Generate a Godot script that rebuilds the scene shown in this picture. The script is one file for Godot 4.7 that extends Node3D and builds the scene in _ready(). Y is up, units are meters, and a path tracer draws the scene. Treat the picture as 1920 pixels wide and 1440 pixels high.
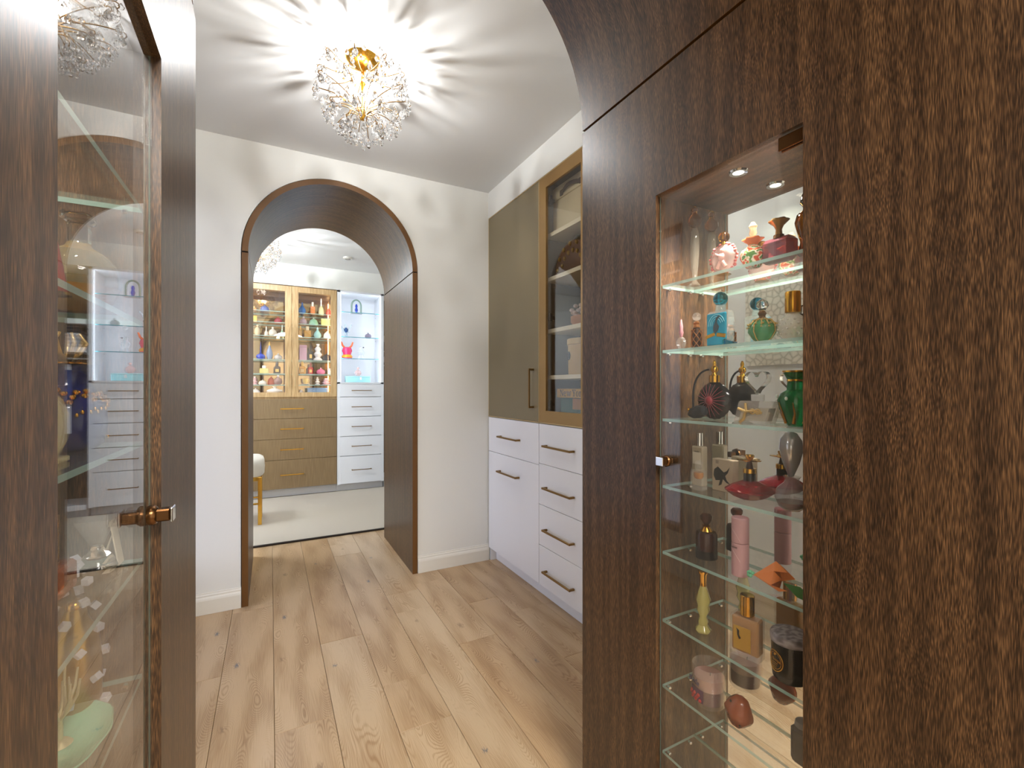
extends Node3D
# Dressing corridor seen from inside a wood-lined arch: glass cabinets in the jambs, a small white room, a second arch, a dressing room.
# x right, y up, -z is the direction through the arches. The eye stands at x = 0, y = 1.28, z = 0.
const CEIL := 2.74
var names := {}
var M := {}
var rng := RandomNumberGenerator.new()

class MB:
	var v := PackedVector3Array()
	var n := PackedVector3Array()
	var uv := PackedVector2Array()
	func tri(a: Vector3, b: Vector3, c: Vector3, na: Vector3, nb: Vector3, nc: Vector3, ua := Vector2.ZERO, ub := Vector2.ZERO, uc := Vector2.ZERO) -> void:
		var f := (b - a).cross(c - a)
		if f.length_squared() < 1e-18:
			return
		if f.dot(na + nb + nc) > 0.0:
			v.append_array([a, c, b]); n.append_array([na, nc, nb]); uv.append_array([ua, uc, ub])
		else:
			v.append_array([a, b, c]); n.append_array([na, nb, nc]); uv.append_array([ua, ub, uc])
	func flat(a: Vector3, b: Vector3, c: Vector3, out: Vector3) -> void:
		var f := (b - a).cross(c - a).normalized()
		if f.dot(out) < 0.0:
			f = -f
		tri(a, b, c, f, f, f, proj(a, f), proj(b, f), proj(c, f))
	func proj(p: Vector3, f: Vector3) -> Vector2:
		var w := f.abs()
		if w.x >= w.y and w.x >= w.z:
			return Vector2(p.z, -p.y)
		if w.z >= w.y:
			return Vector2(p.x, -p.y)
		return Vector2(p.x, p.z)
	func quad(a: Vector3, b: Vector3, c: Vector3, d: Vector3, out: Vector3) -> void:
		flat(a, b, c, out)
		flat(a, c, d, out)
	func box(at: Vector3, size: Vector3, bevel := 0.0) -> MB:
		return xbox(Transform3D(Basis(), at), size, bevel)
	func xbox(xf: Transform3D, size: Vector3, bevel := 0.0) -> MB:
		var h := size / 2.0
		var k: float = minf(bevel, minf(h.x, minf(h.y, h.z)) * 0.9)
		for ax in 3:
			var b := (ax + 1) % 3
			var c := (ax + 2) % 3
			for s in [-1.0, 1.0]:
				var p: Array[Vector3] = []
				for q in [[-1.0, -1.0], [1.0, -1.0], [1.0, 1.0], [-1.0, 1.0]]:
					var w := Vector3.ZERO
					w[ax] = s * h[ax]
					w[b] = q[0] * (h[b] - k)
					w[c] = q[1] * (h[c] - k)
					p.append(xf * w)
				var o := Vector3.ZERO
				o[ax] = s
				quad(p[0], p[1], p[2], p[3], xf.basis * o)
			if k > 0.0:
				for s1 in [-1.0, 1.0]:
					for s2 in [-1.0, 1.0]:
						var p2: Array[Vector3] = []
						for q in [[0, -1.0], [0, 1.0], [1, 1.0], [1, -1.0]]:
							var w := Vector3.ZERO
							w[ax] = q[1] * (h[ax] - k)
							w[b] = s1 * (h[b] - (k if q[0] == 1 else 0.0))
							w[c] = s2 * (h[c] - (k if q[0] == 0 else 0.0))
							p2.append(xf * w)
						var o2 := Vector3.ZERO
						o2[b] = s1
						o2[c] = s2
						quad(p2[0], p2[1], p2[2], p2[3], xf.basis * o2)
		if k > 0.0:
			for sx in [-1.0, 1.0]:
				for sy in [-1.0, 1.0]:
					for sz in [-1.0, 1.0]:
						var s3 := Vector3(sx, sy, sz)
						var e := h - Vector3(k, k, k)
						flat(xf * (s3 * Vector3(h.x, e.y, e.z)), xf * (s3 * Vector3(e.x, h.y, e.z)), xf * (s3 * Vector3(e.x, e.y, h.z)), xf.basis * s3)
		return self
	# profile: (radius, height) from the bottom of the axis round the outside to the top of the axis
	func lathe(profile: Array, segs := 24, xf := Transform3D(), flute := 0.0, flutes := 0) -> MB:
		var m := profile.size()
		var sn: Array[Vector2] = []
		for i in m - 1:
			var d: Vector2 = profile[i + 1] - profile[i]
			sn.append(Vector2(d.y, -d.x).normalized())
		for i in m - 1:
			var n0: Vector2 = sn[i]
			var n1: Vector2 = sn[i]
			if i > 0 and sn[i - 1].dot(sn[i]) > 0.72:
				n0 = (sn[i - 1] + sn[i]).normalized()
			if i < m - 2 and sn[i + 1].dot(sn[i]) > 0.72:
				n1 = (sn[i + 1] + sn[i]).normalized()
			var a: Vector2 = profile[i]
			var b: Vector2 = profile[i + 1]
			for j in segs:
				var t0 := TAU * j / segs
				var t1 := TAU * (j + 1) / segs
				var k0 := 1.0 + flute * cos(t0 * flutes)
				var k1 := 1.0 + flute * cos(t1 * flutes)
				var d0 := Vector3(sin(t0), 0, cos(t0))
				var d1 := Vector3(sin(t1), 0, cos(t1))
				var up := Vector3.UP
				var pa := xf * (d0 * a.x * k0 + up * a.y)
				var pb := xf * (d1 * a.x * k1 + up * a.y)
				var pc := xf * (d1 * b.x * k1 + up * b.y)
				var pd := xf * (d0 * b.x * k0 + up * b.y)
				var bs := xf.basis
				var na := (bs * (d0 * n0.x + up * n0.y)).normalized()
				var nb := (bs * (d1 * n0.x + up * n0.y)).normalized()
				var nc := (bs * (d1 * n1.x + up * n1.y)).normalized()
				var nd := (bs * (d0 * n1.x + up * n1.y)).normalized()
				var u0 := float(j) / segs
				var u1 := float(j + 1) / segs
				var w0 := float(i) / (m - 1)
				var w1 := float(i + 1) / (m - 1)
				tri(pa, pb, pc, na, nb, nc, Vector2(u0, w0), Vector2(u1, w0), Vector2(u1, w1))
				tri(pa, pc, pd, na, nc, nd, Vector2(u0, w0), Vector2(u1, w1), Vector2(u0, w1))
		return self
	func ball(at: Vector3, r: float, squash := 1.0, segs := 16) -> MB:
		var p := []
		var rows: int = maxi(4, segs / 2)
		for i in rows + 1:
			var t := PI * i / rows
			p.append(Vector2(sin(t) * r, -cos(t) * r * squash))
		return lathe(p, segs, Transform3D(Basis(), at))
	func cyl(at: Vector3, r0: float, r1: float, h: float, segs := 20, e := 0.0) -> MB:
		if e > 0.0:
			return lathe([Vector2(0, 0), Vector2(r0 - e, 0), Vector2(r0, e), Vector2(r1, h - e), Vector2(r1 - e, h), Vector2(0, h)], segs, Transform3D(Basis(), at))
		return lathe([Vector2(0, 0), Vector2(r0, 0), Vector2(r1, h), Vector2(0, h)], segs, Transform3D(Basis(), at))
	func tube(pts: Array, r: float, segs := 6, r_end := -1.0) -> MB:
		var re := r if r_end < 0.0 else r_end
		var rings := []
		var dirs := []
		var side := Vector3.ZERO
		for i in pts.size():
			var d: Vector3 = (pts[mini(i + 1, pts.size() - 1)] - pts[maxi(i - 1, 0)]).normalized()
			if i == 0:
				side = d.cross(Vector3.UP if absf(d.y) < 0.9 else Vector3.RIGHT).normalized()
			side = (side - d * side.dot(d)).normalized()
			var other := d.cross(side)
			var ring := []
			var rad := lerpf(r, re, float(i) / maxi(1, pts.size() - 1))
			for j in segs:
				var t := TAU * j / segs
				ring.append([pts[i] + (side * cos(t) + other * sin(t)) * rad, side * cos(t) + other * sin(t)])
			rings.append(ring)
			dirs.append(d)
		for i in pts.size() - 1:
			for j in segs:
				var q: int = (j + 1) % segs
				var a: Array = rings[i][j]
				var b: Array = rings[i][q]
				var c: Array = rings[i + 1][q]
				var d2: Array = rings[i + 1][j]
				tri(a[0], b[0], c[0], a[1], b[1], c[1])
				tri(a[0], c[0], d2[0], a[1], c[1], d2[1])
		for j in range(1, segs - 1):
			flat(rings[0][0][0], rings[0][j][0], rings[0][j + 1][0], -dirs[0])
			var l := pts.size() - 1
			flat(rings[l][0][0], rings[l][j][0], rings[l][j + 1][0], dirs[l])
		return self
	# a 2D outline (x, y) made thick along z from z0 to z1, placed by xf; smooth_from: sides are smoothed when true
	func prism(poly: PackedVector2Array, z0: float, z1: float, xf := Transform3D(), smooth := false) -> MB:
		var t := Geometry2D.triangulate_polygon(poly)
		for i in range(0, t.size(), 3):
			for z in [z0, z1]:
				var o := xf.basis * Vector3(0, 0, -1.0 if z == z0 else 1.0)
				flat(xf * p3(poly[t[i]], z), xf * p3(poly[t[i + 1]], z), xf * p3(poly[t[i + 2]], z), o)
		var ccw := not Geometry2D.is_polygon_clockwise(poly)
		var m := poly.size()
		var en: Array[Vector2] = []
		for i in m:
			var d := (poly[(i + 1) % m] - poly[i]).normalized()
			en.append(Vector2(d.y, -d.x) if ccw else Vector2(-d.y, d.x))
		for i in m:
			var j := (i + 1) % m
			var n0 := en[i]
			var n1 := en[i]
			if smooth:
				if en[(i + m - 1) % m].dot(en[i]) > 0.7:
					n0 = (en[(i + m - 1) % m] + en[i]).normalized()
				if en[j].dot(en[i]) > 0.7:
					n1 = (en[j] + en[i]).normalized()
			var a := xf * p3(poly[i], z0)
			var b := xf * p3(poly[j], z0)
			var c := xf * p3(poly[j], z1)
			var d3 := xf * p3(poly[i], z1)
			var na := xf.basis * Vector3(n0.x, n0.y, 0)
			var nb := xf.basis * Vector3(n1.x, n1.y, 0)
			tri(a, b, c, na, nb, nb, Vector2(0, 0), Vector2(a.distance_to(b), 0), Vector2(a.distance_to(b), z1 - z0))
			tri(a, c, d3, na, nb, na, Vector2(0, 0), Vector2(a.distance_to(b), z1 - z0), Vector2(0, z1 - z0))
		return self
	func p3(p: Vector2, z: float) -> Vector3:
		return Vector3(p.x, p.y, z)

func mesh_of(pairs: Array) -> ArrayMesh:
	var am := ArrayMesh.new()
	for i in range(0, pairs.size(), 2):
		var b: MB = pairs[i]
		if b.v.is_empty():
			continue
		var a := []
		a.resize(Mesh.ARRAY_MAX)
		a[Mesh.ARRAY_VERTEX] = b.v
		a[Mesh.ARRAY_NORMAL] = b.n
		a[Mesh.ARRAY_TEX_UV] = b.uv
		am.add_surface_from_arrays(Mesh.PRIMITIVE_TRIANGLES, a)
		am.surface_set_material(am.get_surface_count() - 1, pairs[i + 1])
	return am

func numbered(called: String, parent: Node) -> String:
	var key := "%d/%s" % [parent.get_instance_id(), called]
	var k: int = names.get(key, 0)
	names[key] = k + 1
	return called if k == 0 else "%s_%03d" % [called, k]

func hang(o: Node3D, called: String, parent: Node) -> void:
	o.name = numbered(called, parent)
	parent.add_child(o, true)

# one mesh under a thing (or under the scene)
func part(parent: Node, called: String, shape, mat = null, label := "") -> MeshInstance3D:
	var o := MeshInstance3D.new()
	if shape is MB:
		o.mesh = mesh_of([shape, mat])
	elif shape is Array:
		o.mesh = mesh_of(shape)
	else:
		o.mesh = shape
		if mat:
			o.material_override = null
			o.set_surface_override_material(0, mat)
	o.cast_shadow = GeometryInstance3D.SHADOW_CASTING_SETTING_ON
	hang(o, called, parent)
	if label:
		o.set_meta("label", label)
	return o

func thing(called: String, label: String, category: String, at := Vector3.ZERO, turn := 0.0, group := "") -> Node3D:
	var o := Node3D.new()
	hang(o, called, self)
	o.position = at
	o.rotation.y = turn
	o.set_meta("label", label)
	o.set_meta("category", category)
	if group:
		o.set_meta("group", group)
	return o

func struct(called: String, shape = null, mat = null, parent: Node = null) -> Node3D:
	var p: Node = parent if parent else self
	if shape == null:
		var o := Node3D.new()
		hang(o, called, p)
		o.set_meta("kind", "structure")
		return o
	var m := part(p, called, shape, mat)
	if p == self:
		m.set_meta("kind", "structure")
	return m

func words(s: String, size: float, depth: float, mat: Material, parent: Node, at: Transform3D, font := "Droid Serif") -> void:
	var t := TextMesh.new()
	var f := SystemFont.new()
	f.font_names = [font]
	t.font = f
	t.text = s
	t.font_size = 32
	t.pixel_size = size / 32.0
	t.depth = depth
	t.curve_step = 4.0
	var o := part(parent, "lettering", t, mat)
	o.transform = at

# ---- materials
func mat(key: String, color, rough := 0.5, metal := 0.0) -> StandardMaterial3D:
	if M.has(key):
		return M[key]
	var m := StandardMaterial3D.new()
	m.resource_name = key
	m.albedo_color = color if color is Color else Color(color as String)
	m.roughness = rough
	m.metallic = metal
	M[key] = m
	return m
# clear pane or thin hollow glass; the alpha is the share that shows the colour
func pane(key: String, color, alpha: float, rough := 0.0) -> StandardMaterial3D:
	if M.has(key):
		return M[key]
	var m := mat(key, color, rough)
	m.transparency = BaseMaterial3D.TRANSPARENCY_ALPHA
	m.albedo_color.a = alpha
	return m
# solid coloured glass or liquid
func glass(key: String, color, alpha := 0.0, rough := 0.0) -> StandardMaterial3D:
	if M.has(key):
		return M[key]
	var m := mat(key, color, rough)
	m.refraction_enabled = true
	m.refraction_scale = 0.05
	m.albedo_color.a = alpha
	return m
func lamp(key: String, color, energy: float) -> StandardMaterial3D:
	if M.has(key):
		return M[key]
	var m := mat(key, color, 0.5)
	m.emission_enabled = true
	m.emission = m.albedo_color
	m.emission_energy_multiplier = energy
	return m

func picture(w: int, h: int, f: Callable) -> ImageTexture:
	var data := PackedByteArray()
	data.resize(w * h * 3)
	var k := 0
	for y in h:
		for x in w:
			var c: Color = f.call(x, y)
			data[k] = clampi(int(c.r * 255.0), 0, 255)
			data[k + 1] = clampi(int(c.g * 255.0), 0, 255)
			data[k + 2] = clampi(int(c.b * 255.0), 0, 255)
			k += 3
	return ImageTexture.create_from_image(Image.create_from_data(w, h, false, Image.FORMAT_RGB8, data))

func noise(sd: int, freq := 1.0, octaves := 1) -> FastNoiseLite:
	var n := FastNoiseLite.new()
	n.seed = sd
	n.noise_type = FastNoiseLite.TYPE_SIMPLEX
	n.frequency = freq
	n.fractal_type = FastNoiseLite.FRACTAL_FBM if octaves > 1 else FastNoiseLite.FRACTAL_NONE
	n.fractal_octaves = octaves
	return n

func make_textures() -> void:
	# dark stained oak: fine upright pores and soft broad bands; 0.5 m wide, 2.8 m tall
	var a := noise(3)
	var b := noise(8)
	var c := noise(15)
	var d := noise(21)
	var dark := Color("2c1d11")
	var mid := Color("4e3723")
	var light := Color("7d5c3c")
	var dark_oak := picture(768, 2048, func(x: int, y: int) -> Color:
		var u := x * 0.65
		var v := y * 1.37
		var wob := d.get_noise_2d(u * 0.010, v * 0.0022) * 5.0
		var fine := a.get_noise_2d((u + wob) * 1.15, v * 0.036)
		var fine2 := b.get_noise_2d((u + wob) * 0.46, v * 0.018)
		var broad := c.get_noise_2d((u + wob) * 0.035, v * 0.0012)
		var t := 0.47 + 0.40 * fine + 0.24 * fine2 + 0.18 * broad
		if t < 0.5:
			return dark.lerp(mid, clampf(t * 2.0, 0, 1))
		return mid.lerp(light, clampf(t * 2.0 - 1.0, 0, 1)))
	M.oak_tex = dark_oak
	# light oak boards, three kinds; u across one board, v along it (2.4 m)
	for kind in 3:
		var n1 := noise(100 + kind * 7)
		var n2 := noise(103 + kind * 7)
		var n3 := noise(105 + kind * 7)
		var base: Color = [Color("c8aa85"), Color("c1a17a"), Color("cdb28f")][kind]
		var grain: Color = [Color("9c7a55"), Color("94704a"), Color("a6845e")][kind]
		var knots := []
		rng.seed = 50 + kind
		for i in 3:
			knots.append([rng.randf_range(0.15, 0.85), (i + rng.randf()) / 3.0, rng.randf_range(0.008, 0.034), rng.randf_range(0.35, 0.95)])
		M["board_tex%d" % kind] = picture(256, 1024, func(x: int, y: int) -> Color:
			var u := x / 256.0
			var v := y / 1024.0
			var f := n1.get_noise_2d(u * 1.1, v * 3.2) * 5.0 + (u - 0.5) * (u - 0.5) * 7.0
			for k in knots:
				var e := Vector2((u - k[0]) * 0.205, (v - k[1]) * 2.4 * 0.35)
				f += 1.1 * exp(-e.length_squared() / (k[2] * k[2] * 1.6))
			var ring := 0.5 + 0.5 * sin(f * 15.0 + n2.get_noise_2d(u * 6.0, v * 10.0) * 2.0)
			var t := 0.52 * pow(ring, 2.5) * (0.6 + 0.7 * n3.get_noise_2d(u * 2.0, v * 3.0)) + 0.2 * n2.get_noise_2d(u * 60.0, v * 14.0) + 0.32 * n3.get_noise_2d(u * 1.5, v * 4.0)
			var col := base.lerp(grain, clampf(t + 0.12, 0.0, 1.0))
			for k in knots:
				var e := Vector2((u - k[0]) * 0.205 + n2.get_noise_2d(v * 90.0, u * 30.0) * 0.008, (v - k[1]) * 2.4 * 0.42)
				var q: float = smoothstep(k[2] * 0.6, k[2] * 0.12, e.length()) * k[3]
				col = col.lerp(Color("5c6170") if k[3] > 0.6 else Color("7d6248"), q * 0.85)
			return col)
	# pale straight oak for the cabinet doors
	M.pale_tex = picture(256, 512, func(x: int, y: int) -> Color:
		var t := 0.5 + 0.4 * a.get_noise_2d(x * 0.35, y * 0.012) + 0.25 * b.get_noise_2d(x * 0.07, y * 0.006)
		return Color("b48f5e").lerp(Color("d8b988"), clampf(t, 0, 1)))
	# looped wool
	M.rug_tex = picture(256, 256, func(x: int, y: int) -> Color:
		var t := 0.5 + 0.5 * a.get_noise_2d(x * 0.16, y * 0.16) + 0.35 * b.get_noise_2d(x * 0.45, y * 0.45)
		return Color("a89c8a").lerp(Color("d9cfbf"), clampf(t, 0, 1)))

func textured(key: String, tex: Texture2D, rough: float, scale: Vector3, world := true, relief := 0.0) -> StandardMaterial3D:
	var m := mat(key, Color.WHITE, rough)
	m.albedo_texture = tex
	if world:
		m.uv1_triplanar = true
		m.uv1_world_triplanar = true
	m.uv1_scale = scale
	if relief > 0.0:
		m.heightmap_enabled = true
		m.heightmap_texture = tex
		m.heightmap_scale = relief
	return m

func make_materials() -> void:
	make_textures()
	textured("dark oak", M.oak_tex, 0.36, Vector3(2.0, 1.0 / 2.8, 2.0), true)
	textured("dark oak curved", M.oak_tex, 0.36, Vector3(2.0, 1.0 / 2.8, 1.0), false)
	M["dark oak"].metallic_specular = 0.52
	M["dark oak curved"].metallic_specular = 0.52
	for k in 3:
		textured("board%d" % k, M["board_tex%d" % k], 0.33, Vector3(1, 1, 1), false)
	textured("pale oak", M.pale_tex, 0.4, Vector3(2.0, 1.0, 2.0), true)
	textured("rug", M.rug_tex, 1.0, Vector3(5, 5, 5), true, 0.4)
	mat("oak edge", "694417", 0.45)
	mat("gap", "0d0805", 0.9)
	mat("wall paint", "eae9e2", 0.75)
	mat("ceiling paint", "e2e2df", 0.85)
	mat("trim paint", "eae6da", 0.45)
	mat("white lacquer", "efeeec", 0.38)
	mat("cool lacquer", "eceef2", 0.35)
	mat("taupe lacquer", "7d6f52", 0.28)
	mat("taupe inside", "6a6150", 0.5)
	mat("champagne", "9c7a48", 0.32, 0.35)
	mat("champagne edge", "c2a878", 0.35, 0.2)
	mat("cream board", "efe2bc", 0.5)
	mat("bronze", "8a6a3c", 0.32, 0.85)
	mat("dark bronze", "6b4a2c", 0.25, 0.9)
	mat("gold", "d8a440", 0.2, 1.0)
	mat("polished gold", "e0b050", 0.12, 1.0)
	mat("chrome", "dcdcdc", 0.08, 1.0)
	mat("mirror", "f6f9f6", 0.0, 1.0)
	mat("bronze mirror", "a98c62", 0.02, 1.0)
	mat("black hinge", "15130f", 0.4)
	pane("door glass", "dff0ea", 0.012)
	pane("side door glass", "dff0ea", 0.010).metallic_specular = 0.43
	pane("shelf glass", "b8d8cc", 0.03)
	pane("shelf edge", "a9cfc6", 0.6, 0.2)
	pane("smoked glass", "3c2e1c", 0.12).metallic_specular = 0.42
	pane("window glass", "ffffff", 0.02)
	glass("crystal", "f6f6f6", 0.03, 0.0)
	pane("clear glass", "f4f6f4", 0.12)
	mat("plaster grey", "b9b4aa", 0.8)

func _ready() -> void:
	# ---- eye: 16 mm lens on a 36 mm frame, turned 27.9 degrees right, level, shifted down a hair
	var cam := Camera3D.new()
	cam.name = "camera"
	add_child(cam)
	cam.position = Vector3(0, 1.28, 0)
	cam.rotation.y = deg_to_rad(-27.9)
	var near := 0.02
	cam.set_frustum(1440.0 / 855.0 * near, Vector2(0, 8.0 / 855.0 * near), near, 60.0)
	cam.current = true
	var env := Environment.new()
	env.background_mode = Environment.BG_SKY
	var sky_look := ProceduralSkyMaterial.new()
	sky_look.sky_top_color = Color(0.70, 0.74, 0.87)
	sky_look.sky_horizon_color = Color(0.79, 0.82, 0.92)
	sky_look.ground_horizon_color = Color(0.5, 0.56, 0.72)
	sky_look.ground_bottom_color = Color(0.4, 0.45, 0.58)
	sky_look.sky_energy_multiplier = 2.4
	sky_look.ground_energy_multiplier = 2.0
	var sky := Sky.new()
	sky.sky_material = sky_look
	env.sky = sky
	env.ambient_light_source = Environment.AMBIENT_SOURCE_DISABLED
	env.tonemap_mode = Environment.TONE_MAPPER_LINEAR
	env.tonemap_exposure = 1.15
	env.sdfgi_enabled = true
	env.ssao_enabled = true
	env.ssil_enabled = true
	var we := WorldEnvironment.new()
	we.name = "world_environment"
	we.environment = env
	add_child(we)
	make_materials()
	build_shell()
	build_arches()
	build_jamb_cabinets()
	build_side_cabinets()
	build_dressing_room()
	build_chandeliers()
	build_right_collection()
	build_left_collection()
	build_side_contents()
	build_dressing_contents()

func area(called: String, at: Vector3, look: Vector3, size: Vector2, color: Color, energy: float, parent: Node = null) -> void:
	var l := AreaLight3D.new()
	l.area_size = size
	l.light_color = color
	l.light_energy = energy
	l.area_range = 12.0
	l.area_attenuation = 2.0
	l.shadow_enabled = true
	hang(l, called, parent if parent else self)
	l.position = at
	l.basis = Basis.looking_at(look, Vector3.UP if absf(look.y) < 0.9 else Vector3.RIGHT)

func omni(called: String, at: Vector3, color: Color, energy: float, radius: float, parent: Node = null) -> void:
	var l := OmniLight3D.new()
	l.light_color = color
	l.light_energy = energy
	l.omni_range = 12.0
	l.omni_attenuation = 2.0
	l.light_size = radius
	l.shadow_enabled = true
	hang(l, called, parent if parent else self)
	l.position = at

func slab(called: String, lo: Vector3, hi: Vector3, m: Material, parent: Node = null) -> Node3D:
	return struct(called, MB.new().box((lo + hi) / 2.0, hi - lo), m, parent)

# a wall across the way with an arched or square mouth: outline in (x, y), thick from z0 to z1
func arch_outline(cx: float, r: float, spring: float, xl: float, xr: float, top: float) -> PackedVector2Array:
	var p := PackedVector2Array([Vector2(xl, 0), Vector2(cx - r, 0)])
	for i in 41:
		var t := PI - PI * i / 40.0
		p.append(Vector2(cx + cos(t) * r, spring + sin(t) * r))
	p.append_array([Vector2(cx + r, 0), Vector2(xr, 0), Vector2(xr, top), Vector2(xl, top)])
	return p

func build_shell() -> void:
	var wp: Material = M["wall paint"]
	# floor: a slab with separate boards on it where they show
	var fl := struct("floor", MB.new().box(Vector3(0, -0.07, -2.2), Vector3(5.2, 0.1, 9.8)), mat("subfloor", "8f7350", 0.6))
	var seams := [-0.805, -0.599, -0.396, -0.193, 0.013, 0.22, 0.424, 0.628, 0.832, 1.038, 1.23, 1.436, 1.64, 1.85]
	var cuts := [[-2.2, -0.9], [-1.4, -3.4], [-2.397, -0.7], [-3.03, -1.25], [-1.9], [-2.463, -0.9], [-3.69, -1.69], [-2.85, -1.15], [-2.137, -0.8], [-2.52, -1.0], [-1.8, -3.3], [-2.3], [-2.8, -1.1]]
	rng.seed = 77
	for k in seams.size() - 1:
		var ends := [-4.32]
		var mids: Array = cuts[k].duplicate()
		mids.sort()
		ends.append_array(mids)
		ends.append(0.3)
		for i in ends.size() - 1:
			var lo := Vector3(seams[k] + 0.0007, -0.02, ends[i] + 0.0009)
			var hi := Vector3(seams[k + 1] - 0.0007, 0.0, ends[i + 1] - 0.0009)
			var b := board(lo, hi, rng.randf(), rng.randf() < 0.5)
			part(fl, "plank", b, M["board%d" % rng.randi_range(0, 2)])
	# the small room between the arches and the room of the eye
	slab("ceiling", Vector3(-2.6, CEIL, -7.0), Vector3(2.6, CEIL + 0.12, 2.7), M["ceiling paint"])
	# far wall with its arch (0.88 m thick), near wall with its arch and hollow jambs
	struct("wall_far", MB.new().prism(arch_outline(0.374, 0.528, 2.08, -2.5, 2.5, CEIL + 0.02), -3.976, -3.10), wp)
	var nw := struct("wall_near")
	part(nw, "arch_wall", MB.new().prism(arch_outline(0.3595, 0.5395, 2.08, -2.5, 2.5, CEIL + 0.02), -1.153, -0.90), wp)
	part(nw, "arch_wall", MB.new().prism(arch_outline(0.3595, 0.5395, 2.08, -2.5, 2.5, CEIL + 0.02), -0.40, -0.186), wp)
	var wide := PackedVector2Array([Vector2(-2.5, 0), Vector2(-0.34, 0), Vector2(-0.34, 1.82), Vector2(-0.18, 1.82), Vector2(-0.18, 2.08)])
	for i in range(1, 40):
		var t := PI - PI * i / 40.0
		wide.append(Vector2(0.3595 + cos(t) * 0.5395, 2.08 + sin(t) * 0.5395))
	wide.append_array([Vector2(0.899, 2.08), Vector2(0.899, 1.82), Vector2(1.06, 1.82), Vector2(1.06, 0), Vector2(2.5, 0), Vector2(2.5, CEIL + 0.02), Vector2(-2.5, CEIL + 0.02)])
	part(nw, "arch_wall", MB.new().prism(wide, -0.90, -0.40), wp)
	# right side of the small room: cabinets stand in a recess under a soffit
	struct("wall_right", MB.new().box(Vector3(1.75, 2.648, -2.126), Vector3(0.62, 0.20, 1.95)), wp)
	struct("wall_right", MB.new().box(Vector3(1.75, 1.27, -1.53), Vector3(0.62, 2.56, 0.755)), wp)
	struct("wall_right", MB.new().box(Vector3(2.1, 1.37, -2.126), Vector3(0.1, 2.76, 1.95)), wp)
	# left side with a tall unseen window by the far wall, for bluish light
	var wl := struct("wall_left")
	part(wl, "wall_panel", MB.new().box(Vector3(-0.78, 1.37, -1.66), Vector3(0.16, 2.76, 1.03)), wp)
	part(wl, "wall_panel", MB.new().box(Vector3(-0.78, 0.145, -2.64), Vector3(0.16, 0.29, 0.93)), wp)
	part(wl, "wall_panel", MB.new().box(Vector3(-0.78, 2.58, -2.64), Vector3(0.16, 0.34, 0.93)), wp)
	var wn := struct("unseen_window_1")
	var fr := MB.new()
	for y in [0.31, 2.06, 2.14, 2.39]:
		fr.box(Vector3(-0.76, y, -2.62), Vector3(0.07, 0.045, 0.90), 0.004)
	for z in [-3.06, -2.20]:
		fr.box(Vector3(-0.76, 1.35, z), Vector3(0.07, 2.12, 0.045), 0.004)
	part(wn, "window_frame", fr, mat("window bar", "5c5a60", 0.5))
	part(wn, "window_pane", MB.new().box(Vector3(-0.76, 1.185, -2.63), Vector3(0.006, 1.71, 0.82)), M["window glass"])
	part(wn, "window_pane", MB.new().box(Vector3(-0.76, 2.265, -2.63), Vector3(0.006, 0.21, 0.82)), M["window glass"])
	# baseboards either side of the far arch
	baseboard("baseboard_far", [[-0.70, -0.152], [0.90, 1.44]], -3.10)
	# room of the eye
	slab("wall_back", Vector3(-2.6, 0, 2.5), Vector3(2.6, CEIL, 2.62), wp)
	slab("wall_left", Vector3(-2.12, 0, -0.19), Vector3(-2.0, CEIL, 2.55), wp)
	slab("wall_right", Vector3(2.2, 0, -0.19), Vector3(2.32, CEIL, 2.55), wp)
	unseen_flush_light("unseen round white flush ceiling light behind the near arch, lighting jambs and small room", Vector3(0.4, CEIL, 1.15), 0.52, Color(1, 0.985, 0.96), 9.5)  # out of view behind the eye, placed to light jambs, floor and base cabinets
	unseen_flush_light("round white flush ceiling light added out of view to brighten the dressing room", Vector3(-1.15, CEIL, -4.75), 0.3, Color(0.9, 0.95, 1.0), 3.1)  # added out of view as fill for the dressing room drawers
	# dressing room shell
	slab("wall_left", Vector3(-1.92, 0, -6.9), Vector3(-1.8, CEIL, -5.75), wp)
	slab("wall_left", Vector3(-1.92, 0, -4.35), Vector3(-1.8, CEIL, -3.95), wp)
	slab("wall_left", Vector3(-1.92, 0, -5.75), Vector3(-1.8, 0.8, -4.35), wp)
	slab("wall_left", Vector3(-1.92, 2.3, -5.75), Vector3(-1.8, CEIL, -4.35), wp)
	var w2 := struct("unseen_window_2")  # unseen window, placed to give the dressing room cool daylight
	var f2 := MB.new()
	for y in [0.82, 1.55, 2.28]:
		f2.box(Vector3(-1.86, y, -5.05), Vector3(0.06, 0.05, 1.4), 0.004)
	for z in [-5.72, -5.05, -4.38]:
		f2.box(Vector3(-1.86, 1.55, z), Vector3(0.06, 1.5, 0.05), 0.004)
	part(w2, "window_frame", f2, M["trim paint"])
	part(w2, "window_pane", MB.new().box(Vector3(-1.86, 1.55, -5.05), Vector3(0.006, 1.42, 1.34)), M["window glass"])
	slab("wall_right", Vector3(2.2, 0, -6.9), Vector3(2.32, CEIL, -3.95), wp)
	slab("wall_back", Vector3(-2.6, 0, -6.62), Vector3(2.6, CEIL, -6.5), wp)

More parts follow.
